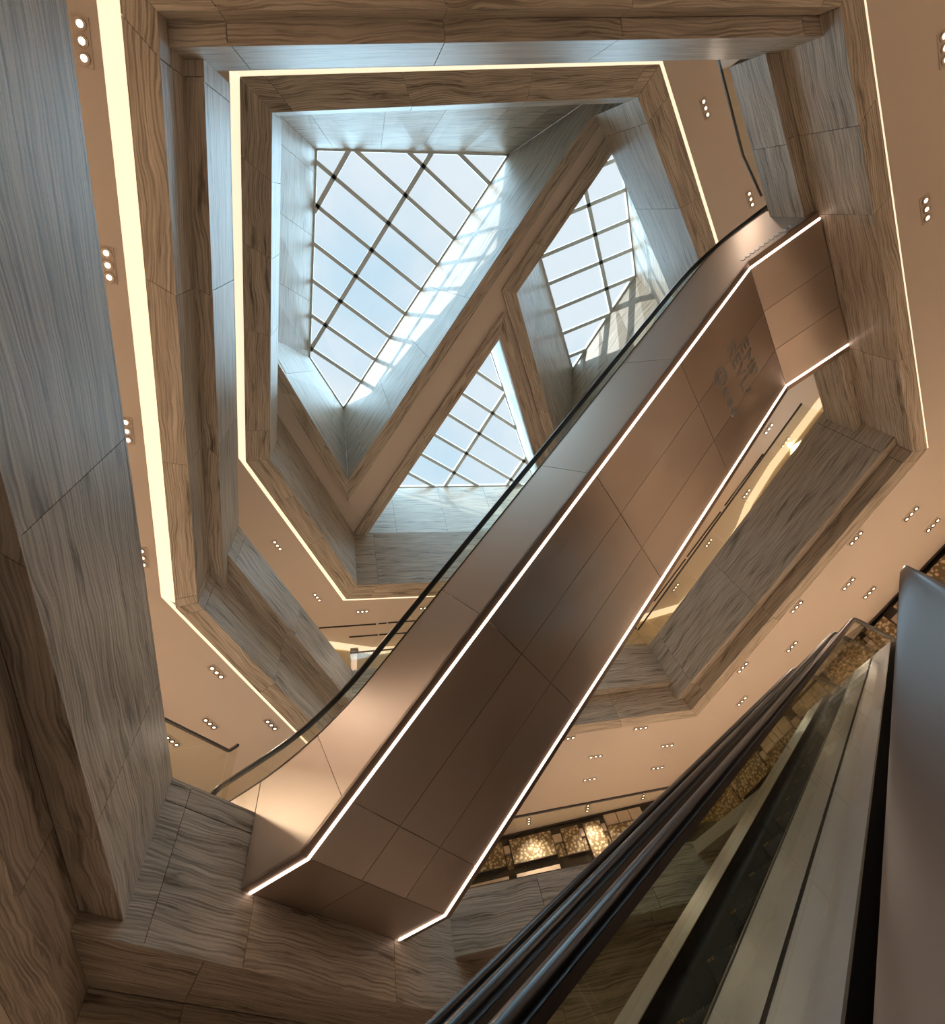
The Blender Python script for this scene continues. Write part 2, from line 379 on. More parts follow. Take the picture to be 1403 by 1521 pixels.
# ------------------------------------------------------------------ stone-edged openings of the lower two floors
def line_at(p, q, z): return (Z(V(*p, z), 0), Z(V(*q, z), 0))
def make_ring(level, sides, order, closed, zsof, shared_cove=None):
    """sides[name] = dict(low=line, front=line, out=line, zs=, top=, cuts=[points], cove=width)"""
    n = len(order)
    for i, nm in enumerate(order):
        s = sides[nm]; prv = sides[order[i-1]] if (closed or i > 0) else None; nxt = sides[order[(i+1) % n]] if (closed or i < n-1) else None
        low, front, out = s['low'], s['front'], s['out']
        def ends(line, key, nb_up, default):
            return default
        def corner(line, nb, key, dflt): return isect(line, nb[key]) if nb else dflt
        la, lb = corner(low, prv, 'low', low[0]), corner(low, nxt, 'low', low[1])
        oa, ob = corner(out, prv, 'out', out[0]), corner(out, nxt, 'out', out[1])
        def upkey(nb): return 'low' if s['zs'] < nb['zs'] else 'front'
        fa = corner(front, prv, upkey(prv) if prv else '', front[0]); fb = corner(front, nxt, upkey(nxt) if nxt else '', front[1])
        sa = corner(low, prv, upkey(prv) if prv else '', low[0]); sb = corner(low, nxt, upkey(nxt) if nxt else '', low[1])
        s['corners'] = dict(la=la, lb=lb, oa=oa, ob=ob, fa=fa, fb=fb)
        L_ = (lb-la); ll = L_.length
        def frac(pts, a, b):
            d = (b-a); r = []
            for p in pts:
                t = (p-a).dot(d)/d.dot(d)
                if 0.02 < t < 0.98: r.append(t)
            return r
        zsof_s = s.get('zsof', zsof)
        if nxt and nxt.get('zsof', zsof) < zsof_s: ob = isect(out, nxt['low'])
        par = 'wall_%s_%s' % (nm, level)
        backs = []
        holder = empty(par+'_tmp')
        cp = s['cuts']
        ps = []
        def add(a, b, c, d, ptsA, mid_eye=EYE):
            cuts = frac(ptsA, Z(a, 0), Z(b, 0))
            return clad(None, a, b, c, d, cuts, backs=backs, eye=mid_eye)
        ps += add(Z(la, zsof_s), Z(lb, zsof_s), Z(ob, zsof_s), Z(oa, zsof_s), cp)
        ps += add(Z(la, zsof_s), Z(lb, zsof_s), Z(lb, s['zs']), Z(la, s['zs']), cp)
        ps += add(Z(sa, s['zs']), Z(sb, s['zs']), Z(fb, s['zs']), Z(fa, s['zs']), cp)
        if s.get('band'):
            ps += add(Z(fa, s['zs']), Z(fb, s['zs']), Z(fb, s['band']), Z(fa, s['band']), cp)
            ps += add(Z(fa, s['band']), Z(fb, s['band']), Z(fb, s['top']), Z(fa, s['top']), cp)
        else:
            ps += add(Z(fa, s['zs']), Z(fb, s['zs']), Z(fb, s['top']), Z(fa, s['top']), cp)
        # coping on top of the edge
        d = (fb-fa).normalized(); nn = Vector((-d.y, d.x, 0))
        if nn.dot(fa-la) > 0: nn = -nn
        w = structure(backing(par, backs))
        bpy.data.objects.remove(holder)
        for p in ps: p.parent = w
        cop = link('coping', prism_mesh('coping', [Z(fa, s['top']-0.03), Z(fb, s['top']-0.03), Z(fb, s['top']), Z(fa, s['top'])], nn*0.45,
                   [(0, 0), (3, 0), (3, .1), (0, .1)]), STONE, w)
        s['wall'] = w; s['nn'] = nn
        # lit slot between the stone border and the ceiling
        cw = s.get('cove', 0)
        if cw:
            ln = offset_line((oa, ob), cw); s['slot'] = ln
    for i, nm in enumerate(order):
        s = sides[nm]; prv = sides[order[i-1]] if (closed or i > 0) else None; nxt = sides[order[(i+1) % n]] if (closed or i < n-1) else None
        key = lambda q: offset_line((q['corners']['oa'], q['corners']['ob']), max(q.get('cove', 0), 0.004))
        me_l = key(s); ca = isect(me_l, key(prv)) if prv else me_l[0]; cb = isect(me_l, key(nxt)) if nxt else me_l[1]
        s['ca'], s['cb'] = ca, cb
        if s.get('cove'):
            oa, ob = s['corners']['oa'], s['corners']['ob']
            zl = zsof+min(0.10, s['cove']*0.5)
            q = [Z(oa, zl), Z(ob, zl), Z(cb, zsof+0.004), Z(ca, zsof+0.004)]
            link('cove_glow_strip', prism_mesh('cove_glow_strip', q, Vector((0, 0, 0.03))), COVEM, s['wall'])
    return sides

sidesB = dict(
 left=dict(low=line_at((232.8, 16.4), (293.4, 895.7), B_SOF), out=line_at((177, 0), (260.4, 902.7), B_SOF), zs=8.076, front=line_at((301.9, 82.7), (332.9, 876.9), 8.076), top=9.41, cove=0.20,
           cuts=[Z(V(*p, B_SOF), 0) for p in ((238, 87.3), (263.7, 440), (283.6, 692), (292.3, 884))]),
 lower_left=dict(low=line_at((293.4, 895.7), (481.3, 1090.3), B_SOF), out=line_at((260.4, 902.7), (462.8, 1108.9), B_SOF), zs=8.42, front=line_at((341.5, 827.9), (519.8, 1042.6), 8.42), top=9.42, cove=0.05,
           cuts=[Z(V(*p, B_SOF), 0) for p in ((303, 906), (405, 1016))]),
 bottom=dict(low=line_at((880, 1073.7), (1026.6, 1054.4), B_SOF), out=line_at((880, 1086.6), (1033.7, 1064.3), B_SOF), zs=8.053, front=line_at((884.7, 1025.4), (1002, 1012.6), 8.053), top=9.48,
           cuts=[Z(V(*p, B_SOF), 0) for p in ((921, 1068), (700, 1090))]),
 lower_right=dict(low=line_at((1026.6, 1054.4), (1354.8, 671.3), B_SOF), out=line_at((1033.7, 1064.3), (1377, 666.6), B_SOF), zs=7.62, front=line_at((1329, 649.1), (1006.2, 1037.2), 7.62), top=9.37,
           cuts=[Z(V(*p, B_SOF), 0) for p in ((1341, 688), (1147, 916), (1046, 1031))]),
 right=dict(low=line_at((1354.8, 671.3), (1247.7, 12.5), B_SOF), out=line_at((1377, 666.6), (1283, 0), B_SOF), zs=8.385, front=line_at((1269.4, 637.6), (1135.4, 76.9), 8.385), top=9.21, cove=0.025,
           cuts=[Z(V(*p, B_SOF), 0) for p in ((1276, 186.4), (1298, 319), (1335.6, 536))]),
 top=dict(low=line_at((1245.7, 10.2), (232.8, 16.4), B_SOF), zs=7.59, front=line_at((1218.8, 54.1), (256.3, 70.6), 7.59), top=8.69, cove=0.05,
           cuts=[Z(V(*p, B_SOF), 0) for p in ((324, 15), (663.7, 13.5), (939, 12.5), (1219, 11))]),
)
sidesB['top']['out'] = offset_line(sidesB['top']['low'], 0.36)
orderB = ['left', 'lower_left', 'bottom', 'lower_right', 'right', 'top']
make_ring('middle', sidesB, orderB, True, B_SOF)

zA = 2.484
Lf = line_at((98, 0), (245, 1071), A_TOP); Lf = (Lf[0]+(Lf[0]-Lf[1])*0.5, Lf[1])
Ll = line_at((0, 954), (148.2, 1460), zA); Ll = (Ll[0]+(Ll[0]-Ll[1])*1.3, Ll[1])
Bf = line_at((370.3, 1327.8), (592.7, 1398.3), 2.98)
Bl = offset_line(Bf, 0.85)
Rf = (Vector((0.284, 9.54, 0)), Vector((5.6, 9.52, 0)))
sidesA = dict(
 left=dict(low=Ll, front=Lf, zs=zA, top=A_TOP, cuts=[Z(on_vertical(*p, Lf[0], Lf[1]), 0) for p in ((187, 649.5), (236.6, 1013.8))]),
 bottom=dict(low=Bl, front=Bf, zs=2.34, zsof=1.25, top=A_TOP, band=3.58, cuts=[Z(on_vertical(*p, Bf[0], Bf[1]), 0) for p in ((274, 1204), (378, 1330), (585, 1398))]),
 lower_right=dict(low=offset_line(Rf, 0.6), front=Rf, zs=3.0, zsof=1.25, top=A_TOP, cuts=[Vector((1.78, 9.5, 0)), Vector((3.6, 9.5, 0))]),
)
sidesA['left']['out'] = offset_line(sidesA['left']['low'], 0.38)
sidesA['bottom']['out'] = offset_line(sidesA['bottom']['low'], 0.45)
sidesA['lower_right']['out'] = offset_line(sidesA['lower_right']['low'], 0.45)
make_ring('lower', sidesA, ['left', 'bottom', 'lower_right'], False, A_SOF)

# ------------------------------------------------------------------ ceilings, floors and outer shell
def hole_of(sides, order): return [sides[k]['ca'] for k in order]
structure(plate('ceiling', OUT, [hole_of(sidesB, orderB)], B_SOF, B_SOF+0.12, PEACH))
frontB = []
for k in orderB: frontB.append(offset_line(sidesB[k]['front'], 0.40))
holeBF = [isect(frontB[i-1], frontB[i]) for i in range(len(frontB))]
structure(plate('floor', OUT, [holeBF], B_FLOOR-0.2, B_FLOOR, FLOORM))
# opening in the lower floor: the three stone edges in view, then the escalator landing and out of frame
ol = [sidesA['left']['ca'], sidesA['left']['cb'], sidesA['bottom']['cb'], sidesA['lower_right']['cb']]
fl = [offset_line(sidesA[k]['front'], 0.35) for k in ('left', 'bottom', 'lower_right')]
AZ2 = math.radians(31.43)
H2 = Vector((math.cos(AZ2), math.sin(AZ2), 0)); N2 = Vector((-math.sin(AZ2), math.cos(AZ2), 0))
edge2 = (H2*8.9-N2*6, H2*8.9+N2*6)
c_land = isect(edge2, fl[2]); c_land2 = H2*8.9-N2*5.0
holeAF = [fl[0][0], isect(fl[0], fl[1]), isect(fl[1], fl[2]), c_land, c_land2]
structure(plate('floor', OUT, [holeAF], A_TOP-0.2, A_TOP-0.02, FLOORM))
holeAC = [ol[0], ol[1], ol[2], isect(edge2, (ol[2], ol[3])), c_land2]
structure(plate('ceiling', OUT, [holeAC], A_SOF, A_SOF+0.12, PEACH))
structure(plate('floor', OUT, [], GROUND-0.2, GROUND, GROUNDM))
for nm, a, b in (('wall_left', (XMIN, YMIN), (XMIN, YMAX)), ('wall_right', (XMAX, YMIN), (XMAX, YMAX)), ('wall_top', (XMIN, YMIN), (XMAX, YMIN)), ('wall_bottom', (XMIN, YMAX), (XMAX, YMAX))):
    a_, b_ = Vector((*a, GROUND)), Vector((*b, GROUND)); o_ = Vector((b_.y-a_.y, -(b_.x-a_.x), 0)).normalized()*0.2
    if o_.dot((a_+b_)/2-Vector((4, 5, 0))) < 0: o_ = -o_
    structure(link(nm, prism_mesh(nm, [a_, b_, Z(b_, 15.4), Z(a_, 15.4)], o_), OUTERW))

# ------------------------------------------------------------------ top opening (below the skylights)
ci = dict(TL=(404, 167.4), TR=(946.7, 143.9), R2=(1034.6, 377.5), LB=(400.8, 682), BB=(530.5, 869.3), B2=(664.4, 863.8))
co = dict(TL=(355.4, 113.3), TR=(979.6, 95), R2=(1066, 372), LB=(364.6, 685.5), BB=(513.9, 890.3), B2=(649, 884.7))
CI = {k: Z(V(*v, C_SOF), 0) for k, v in ci.items()}; CO = {k: Z(V(*v, C_SOF), 0) for k, v in co.items()}
lowC = dict(left=(CI['TL'], CI['LB']), lower_left=(CI['LB'], CI['BB']), bottom=(CI['BB'], CI['B2']), right=(CI['R2'], CI['TR']), top=(CI['TR'], CI['TL']))
outC = dict(left=(CO['TL'], CO['LB']), lower_left=(CO['LB'], CO['BB']), bottom=(CO['BB'], CO['B2']), right=(CO['R2'], CO['TR']), top=(CO['TR'], CO['TL']))
# the corner that the escalator hides: the lower right side runs parallel to the floor below
drr = (sidesB['lower_right']['low'][1]-sidesB['lower_right']['low'][0])
pr = CI['R2']+(CI['R2']-CI['TR']).normalized()*1.6
lowC['lower_right'] = (pr, pr-drr); outC['lower_right'] = offset_line(lowC['lower_right'], 0.6)
orderC = ['left', 'lower_left', 'bottom', 'lower_right', 'right', 'top']
topC = dict(left=(13.82, [(418.2, 176), (410.5, 668)]), lower_left=(15.20, [(411.8, 614.8), (525.5, 792)]), bottom=(15.20, [(525.5, 792), (665, 789.7)]), right=(14.9, [(989, 419.6), (878.2, 156.8)]), top=(13.2, [(870, 155), (439, 171.4)]))
coveC = dict(left=0.17, lower_left=0.10, bottom=0.05, lower_right=0.05, right=0.07, top=0.08)
tl = {}
for k in orderC:
    if k in topC: z_, pp = topC[k]; tl[k] = (Z(V(*pp[0], z_), 0), Z(V(*pp[1], z_), 0), z_)
    else: tl[k] = (*lowC[k], 15.2)
cutC = dict(left=[(401, 270), (402, 385), (402, 500), (402, 640)], lower_left=[(440, 735), (482, 796)], bottom=[(562, 868)], lower_right=[], right=[(962, 182), (1009, 310)], top=[(436, 165), (612, 158), (782, 150), (930, 145)])
wallsC = {}
cornC = {}
for i, k in enumerate(orderC):
    p_, n_ = orderC[i-1], orderC[(i+1) % 6]
    la, lb = isect(lowC[k], lowC[p_]), isect(lowC[k], lowC[n_]); oa, ob = isect(outC[k], outC[p_]), isect(outC[k], outC[n_])
    cornC[k] = (la, lb, oa, ob)
slotC = {k: offset_line((cornC[k][2], cornC[k][3]), coveC[k]) for k in orderC}
for i, k in enumerate(orderC):
    p_, n_ = orderC[i-1], orderC[(i+1) % 6]
    la, lb, oa, ob = cornC[k]
    z_ = tl[k][2]
    ta, tb = isect(tl[k][:2], tl[p_][:2]), isect(tl[k][:2], tl[n_][:2])
    if (ta-la).length > 1.2: ta = la.copy()
    if k == 'lower_left': ta = Z(V(380, 565.3, z_), 0)
    if (tb-lb).length > 1.2: tb = lb.copy()
    pts = [Z(V(*p, C_SOF), 0) for p in cutC[k]]; d = lb-la
    cuts = [t for t in ((p-la).dot(d)/d.dot(d) for p in pts) if 0.02 < t < 0.98]
    backs = []; ps = []
    ps += clad(None, Z(la, C_SOF), Z(lb, C_SOF), Z(ob, C_SOF), Z(oa, C_SOF), cuts, backs=backs)
    ps += clad(None, Z(la, C_SOF), Z(lb, C_SOF), Z(tb, z_), Z(ta, z_), cuts, backs=backs)
    w = structure(backing('wall_%s_upper' % k, backs)); wallsC[k] = w
    for p in ps: p.parent = w
    nn = Vector((-d.y, d.x, 0)).normalized()
    if nn.dot(la-Vector((2.5, 4, 0))) < 0: nn = -nn
    if z_ < 15: link('coping', prism_mesh('coping', [Z(ta, z_-0.03), Z(tb, z_-0.03), Z(tb, z_), Z(ta, z_)], nn*0.12, [(0, 0), (3, 0), (3, .1), (0, .1)]), STONE, w)
    ca, cb = isect(slotC[k], slotC[p_]), isect(slotC[k], slotC[n_])
    wallsC[k+'_ca'] = ca
    zl = C_SOF+min(0.10, coveC[k]*0.6)
    q = [Z(oa, zl), Z(ob, zl), Z(cb, C_SOF+0.004), Z(ca, C_SOF+0.004)]
    link('cove_glow_strip', prism_mesh('cove_glow_strip', q, Vector((0, 0, 0.03))), COVEM, w)
structure(plate('ceiling', OUT, [[wallsC[k+'_ca'] for k in orderC]], C_SOF, C_SOF+0.12, PEACH))

# ------------------------------------------------------------------ skylight wells
def vb(p): return V(*p, Z_BAND)
def vg(p): return V(*p, Z_GLASS)
def pline(p, q, z): return (Z(V(*p, z), 0), Z(V(*q, z), 0))
W1 = [Z(vb(p), Z_BAND) for p in ((404, 162), (910.7, 123), (516.8, 713.7), (384.5, 491.8))]          # TL TR V LB
G1 = [vg(p) for p in ((469.8, 221.9), (755, 230), (510, 606), (459.6, 530.2))]
b2_in_diag = pline((767, 436.3), (907.3, 231), Z_BAND); b2_in_left = pline((767, 436.3), (822, 637), Z_BAND)
w2_apex = isect(b2_in_diag, b2_in_left)
w2_c = Z(vb((850, 742)), 0); w2_r = Z(vb((1045, 533)), 0); w2_tr = Z(vb((968, 120)), 0)
w2_tl = Z(b2_in_diag[0], 0)+(b2_in_diag[1]-b2_in_diag[0])*1.62
W2 = [Z(p, Z_BAND) for p in (w2_apex, w2_c, w2_r, w2_tr, w2_tl)]
g2left = pline((802.6, 385.7), (849, 548.2), Z_GLASS); g2br = pline((849, 548.2), (942.6, 407.5), Z_GLASS); g2r = pline((942.6, 407.5), (928.4, 281.3), Z_GLASS)
g2top = (w2_tl, w2_tr); g2diag = (b2_in_diag[0], b2_in_diag[1])
G2 = [Z(p, Z_GLASS) for p in (isect(g2diag, g2left), isect(g2left, g2br), isect(g2br, g2r), isect(g2r, g2top), isect(g2top, g2diag))]
b3_in_diag = pline((546.6, 791.8), (742, 503.3), Z_BAND); b3_in_r = pline((742, 503.3), (799, 698), Z_BAND)
b3_bot = pline((540, 800), (830, 797), Z_BAND)
w3_bl = isect(b3_in_diag, b3_bot); w3_br = isect(b3_in_r, b3_bot); w3_ap = isect(b3_in_diag, b3_in_r)
W3 = [Z(p, Z_BAND) for p in (w3_ap, w3_bl, w3_br)]
g3r = pline((728.5, 522), (782.7, 685), Z_GLASS); g3b = pline((590.5, 723), (700, 721.3), Z_GLASS); g3d = b3_in_diag
G3 = [Z(p, Z_GLASS) for p in (isect(g3d, g3r), isect(g3d, g3b), isect(g3b, g3r))]

structure(plate('ceiling', OUT, [W1, W2, W3], Z_PEACH, Z_PEACH+0.15, PEACH))

def well(name, W, G, cutlist):
    backs, ps = [], []
    n = len(W)
    mid = sum(W, Vector())/n; mid.z = 16
    for i in range(n):
        j = (i+1) % n
        ps += clad(None, W[i], W[j], G[j], G[i], cutlist[i], backs=backs, eye=mid, seal=True)
    w = structure(backing(name, backs))
    for p in ps: p.parent = w
    return w
well('wall_skylight_left', W1, G1, [[.09, .32, .52, .74, .9], [.11, .30, .47, .63, .79, .93], [.25, .75], [.3, .62, .9]])
well('wall_skylight_right', W2, G2, [[.25, .62], [.2, .45, .7], [.3, .6], [.5], [.3, .6]])
well('wall_skylight_bottom', W3, G3, [[.3, .6], [.16, .42, .68], [.25, .5, .75]])

# brown stone borders under the wells (they hang a little below the plaster)
bandn = [0]
def band(par, a, b, c, d, cuts):
    """border: well edge a-b, plaster edge d-c"""
    backs = []
    ps = clad(None, a, b, c, d, cuts, backs=backs)
    bandn[0] += 1
    w = structure(backing('trim_%d' % bandn[0], backs))
    for p in ps: p.parent = w
    e = [d, c, Z(c, Z_PEACH), Z(d, Z_PEACH)]
    dirv = (c-d).normalized(); nn = Vector((-dirv.y, dirv.x, 0))
    if nn.dot((a+b)/2-(c+d)/2) < 0: nn = -nn
    link('border_edge', prism_mesh('border_edge', e, nn*0.03, [(0, 0), (4, 0), (4, .12), (0, .12)]), STONE, w)
    return w
bo1 = pline((516.4, 744.7), (843, 257), Z_BAND); bo1l = pline((516.4, 744.7), (411.8, 574), Z_BAND)
def ext(l, a, b): return (l[0]+(l[1]-l[0])*a, l[0]+(l[1]-l[0])*b)
e1 = ext(bo1, 0, 1.35); e1l = ext(bo1l, 0, 1.6)
band(None, W1[2], W1[1], Z(e1[1], Z_BAND), Z(bo1[0], Z_BAND), [.1, .24, .38, .52, .66, .8])
band(None, W1[2], W1[3], Z(e1l[1], Z_BAND), Z(bo1l[0], Z_BAND), [.28, .6])
band(None, W1[0], W1[1], Z(W1[1], Z_BAND)+Vector((0, -.4, 0)), W1[0]+Vector((-.3, -.4, 0)), [.3, .6])
band(None, W1[3], W1[0], W1[0]+Vector((-.35, -.4, 0)), W1[3]+Vector((-.35, 0, 0)), [.3, .6])
o2a = Z(vb((745.6, 431.3)), Z_BAND); o2d = pline((745.6, 431.3), (898.8, 207), Z_BAND); o2l = pline((745.6, 431.3), (817, 675), Z_BAND)
band(None, W2[0], W2[4], Z(ext(o2d, 0, 1.55)[1], Z_BAND), o2a, [.22, .5, .78])
band(None, W2[0], W2[1], Z(ext(o2l, 0, 1.3)[1], Z_BAND), o2a, [.26, .52, .78])
o3a = Z(vb((748.6, 464.5)), Z_BAND); o3d = pline((748.4, 464.1), (527, 791.3), Z_BAND); o3r = pline((749, 465.5), (805.5, 661), Z_BAND)
band(None, W3[0], W3[1], Z(ext(o3d, 0, 1.01)[1], Z_BAND), o3a, [.22, .5, .72, .92])
band(None, W3[0], W3[2], Z(ext(o3r, 0, 1.5)[1], Z_BAND), o3a, [.28, .55, .8])

# ------------------------------------------------------------------ skylight glazing
def clip_poly(poly, a, b, keep_left):
    out = []; m = len(poly)
    def side(p): return ((b.x-a.x)*(p.y-a.y)-(b.y-a.y)*(p.x-a.x))*(1 if keep_left else -1)
    for i in range(m):
        p, q = poly[i], poly[(i+1) % m]; sp, sq = side(p), side(q)
        if sp >= 0: out.append(p)
        if sp*sq < 0: out.append(p+(q-p)*(sp/(sp-sq)))
    return out
def seg_in_poly(poly, p, d):
    ts = []
    m = len(poly)
    for i in range(m):
        a, b = poly[i], poly[(i+1) % m]; r = b-a; den = d.x*r.y-d.y*r.x
        if abs(den) < 1e-9: continue
        t = ((a.x-p.x)*r.y-(a.y-p.y)*r.x)/den; u = ((a.x-p.x)*d.y-(a.y-p.y)*d.x)/den
        if -1e-9 <= u <= 1+1e-9: ts.append(t)
    return (min(ts), max(ts)) if len(ts) >= 2 else None
def skylight(idx, G, node, main_deg, cross_deg, main_offs, cross_offs):
    """node: one crossing of glazing bars; main bars run along main_deg at distances main_offs, cross bars likewise"""
    poly = [Z(p, 0) for p in G]
    frame_b = []
    root = structure(empty('window_%d' % idx, Z(sum(poly, Vector())/len(poly), Z_GLASS)))
    inv = -root.location
    dm = Vector((math.cos(math.radians(main_deg)), math.sin(math.radians(main_deg)), 0)); dc = Vector((math.cos(math.radians(cross_deg)), math.sin(math.radians(cross_deg)), 0))
    up = Vector((0, 0, Z_GLASS+0.0))
    def addbar(p, d, nm, w):
        r = seg_in_poly(poly, p, d)
        if not r: return
        bar(nm, p+d*r[0]+up+inv, p+d*r[1]+up+inv, w, 0.14, ALU, root)
    mains = [node+dc*o for o in main_offs]; crosses = [node+dm*o for o in cross_offs]
    for p in mains: addbar(p, dm, 'mullion', 0.14)
    for p in crosses: addbar(p, dc, 'glazing_bar', 0.12)
    for i in range(len(poly)):
        bar('frame_rail', poly[i]+up+inv, poly[(i+1) % len(poly)]+up+inv, 0.07, 0.16, ALU, root)
    # panes
    big = 60.0
    mo = sorted(main_offs); cr = sorted(cross_offs)
    for i in range(len(mo)+1):
        strip = poly
        if i > 0: q = node+dc*mo[i-1]; strip = clip_poly(strip, q, q+dm, (dm.x*dc.y-dm.y*dc.x) > 0)
        if i < len(mo) and len(strip) > 2: q = node+dc*mo[i]; strip = clip_poly(strip, q, q+dm, (dm.x*dc.y-dm.y*dc.x) < 0)
        if len(strip) < 3: continue
        for j in range(len(cr)+1):
            cell = strip
            if j > 0: q = node+dm*cr[j-1]; cell = clip_poly(cell, q, q+dc, (dc.x*dm.y-dc.y*dm.x) > 0)
            if j < len(cr) and len(cell) > 2: q = node+dm*cr[j]; cell = clip_poly(cell, q, q+dc, (dc.x*dm.y-dc.y*dm.x) < 0)
            if len(cell) < 3: continue
            ar = sum(cell[a].x*cell[(a+1) % len(cell)].y-cell[(a+1) % len(cell)].x*cell[a].y for a in range(len(cell)))/2
            if abs(ar) < 0.004: continue
            link('pane', prism_mesh('pane', [c+up+Vector((0, 0, 0.05))+inv for c in cell], Vector((0, 0, 0.02))), SKYGLASS, root)
    return root
ZG = Z_GLASS
def U(x, y): return Vector((x*ZG, y*ZG, 0))
sp = 0.0515*ZG
n1 = U(0.0353, 0.0184); par1 = U(-0.0187, -0.0805)
dcv = Vector((math.cos(math.radians(38.6)), math.sin(math.radians(38.6)), 0))
skylight(1, G1, n1, 128.3, 38.6, [0.0, (par1-n1).dot(dcv)], [sp*k for k in range(-5, 6)])
skylight(2, G2, U(0.4099, 0.0378), 68.7, -19.6, [0.0], [0.0495*ZG*k for k in range(-5, 7)])
skylight(3, G3, U(0.1959, 0.4127), 122.6, 35.5, [0.0, 0.127*ZG, -0.127*ZG], [0.0526*ZG*k for k in range(-4, 6)])

# ------------------------------------------------------------------ downlights
fix_box = box_mesh('frame', (-0.20, -0.075, -0.012), (0.20, 0.075, 0.02))
def ring_mesh(name, r0, r1, z0, z1, n=20):
    vs_, fs = [], []
    for i in range(n):
        a = 2*math.pi*i/n; c, s = math.cos(a), math.sin(a)
        vs_ += [(r1*c, r1*s, z0), (r0*c, r0*s, z0), (r0*c, r0*s, z1), (r1*c, r1*s, z1)]
    for i in range(n):
        k, l = i*4, ((i+1) % n)*4
        for j in range(4): fs.append((k+j, k+(j+1) % 4, l+(j+1) % 4, l+j))
    return mesh(name, vs_, fs)
def disc_mesh(name, r, z, n=18):
    vs_ = [(r*math.cos(2*math.pi*i/n), r*math.sin(2*math.pi*i/n), z) for i in range(n)]+[(0, 0, z-0.010)]
    return mesh(name, vs_, [((i+1) % n, i, n) for i in range(n)])
trim_me = ring_mesh('lamp_ring', 0.032, 0.056, -0.026, -0.008)
lens_me = disc_mesh('lamp_lens', 0.033, -0.016)
fix_box.materials.append(WHITEM); trim_me.materials.append(CHROME); lens_me.materials.append(LAMPM)
spot_d = {}
def downlight(p, ang, label, group, lamps=3, power=LAMP):
    e = empty('downlight', p); e.rotation_euler = (0, 0, ang); tag(e, label, 'downlight', group)
    o = bpy.data.objects.new('frame', fix_box); COL.objects.link(o); o.parent = e
    for k in range(3):
        x = (k-1)*0.132
        r = bpy.data.objects.new('lamp_ring', trim_me); COL.objects.link(r); r.parent = e; r.location = (x, 0, 0)
        l = bpy.data.objects.new('lamp_lens', lens_me); COL.objects.link(l); l.parent = e; l.location = (x, 0, 0)
    key = power
    if key not in spot_d:
        d = bpy.data.lights.new('downlight_beam', 'SPOT'); d.energy = power; d.color = WARM; d.spot_size = math.radians(120 if power == LAMP else 95); d.spot_blend = 0.8; d.shadow_soft_size = 0.12; d.specular_factor = 0.15
        spot_d[key] = d
    s = bpy.data.objects.new('downlight_beam', spot_d[key]); COL.objects.link(s); s.parent = e; s.location = (0, 0, -0.06)
    return e
def az_of(l): d = l[1]-l[0]; return math.atan2(d.y, d.x)
AZB = {k: az_of(sidesB[k]['low']) for k in orderB}
W_ = 'triple downlight '
DL_B = [((123, 62), 'left', W_+'beside the wide glowing slot, fourth from the bend of the slot'), ((161, 394), 'left', W_+'beside the wide glowing slot, third from the bend of the slot'),
        ((189, 640), 'left', W_+'beside the wide glowing slot, second from the bend of the slot'), ((212, 828), 'left', W_+'beside the wide glowing slot, closest to the bend of the slot'),
        ((322, 998), 'lower_left', W_+'beside the thin glowing line, near the bend of the slot'), ((312, 1074), 'lower_left', W_+'in the ceiling just above the rail of the lower glass balustrade'),
        ((403, 1076), 'lower_left', W_+'beside the thin glowing line, just above the handrail of the big escalator'), ((256, 1100), 'lower_left', W_+'seen through the lower glass balustrade, beside the tall stone wall'),
        ((1401, 72), 'right', W_+'beyond the right stone wall, the farther from the end of the big escalator'), ((1374, 311), 'right', W_+'beyond the right stone wall, level with the end of the big escalator'),
        ((1352, 763), 'lower_right', W_+'by the pointed corner of the stone border, inner of a pair'), ((1384, 780), 'lower_right', W_+'by the pointed corner of the stone border, outer of a pair'),
        ((1270, 799), 'lower_right', W_+'close along the long stone border, first from its pointed corner'), ((1259, 867), 'lower_right', W_+'above the near escalator landing, inner one of a pair'), ((1290, 880), 'lower_right', W_+'above the near escalator landing, outer one of a pair'),
        ((1182, 901), 'lower_right', W_+'close along the long stone border, second from its pointed corner'), ((1175, 960), 'lower_right', W_+'just above the upper end of the near handrails'),
        ((1102, 991), 'lower_right', W_+'close along the long stone border, third from its pointed corner'), ((1101, 1041), 'lower_right', W_+'between the blunt corner of the stone border and the near handrails'),
        ((951, 1081), 'bottom', W_+'close outside the short stone border, next to its blunt corner'), ((990, 1107), 'bottom', W_+'in the second row from the short stone border, towards the near handrails'),
        ((843, 1096), 'bottom', W_+'close to the short stone border, partly hidden by the big escalator'), ((884, 1123), 'bottom', W_+'in the second row from the short stone border, towards the big escalator'),
        ((875, 1157), 'bottom', W_+'in the third row from the short stone border, towards the big escalator'), ((976, 1140), 'bottom', W_+'in the third row from the short stone border, towards the near handrails'),
        ((872, 1200), 'cross', W_+'before the mosaic shopfront, turned across, middle of three'), ((955, 1181), 'cross', W_+'before the mosaic shopfront, turned across, nearest the near handrails'), ((785, 1219), 'cross', W_+'before the mosaic shopfront, turned across, nearest the big escalator')]
for p, k, lb_ in DL_B:
    a = AZB[k] if k != 'cross' else AZB['bottom']+math.radians(85)
    downlight(V(*p, B_SOF-0.001), a, lb_, 'downlights of the lower ceiling')
T_ = 'top ceiling downlight '
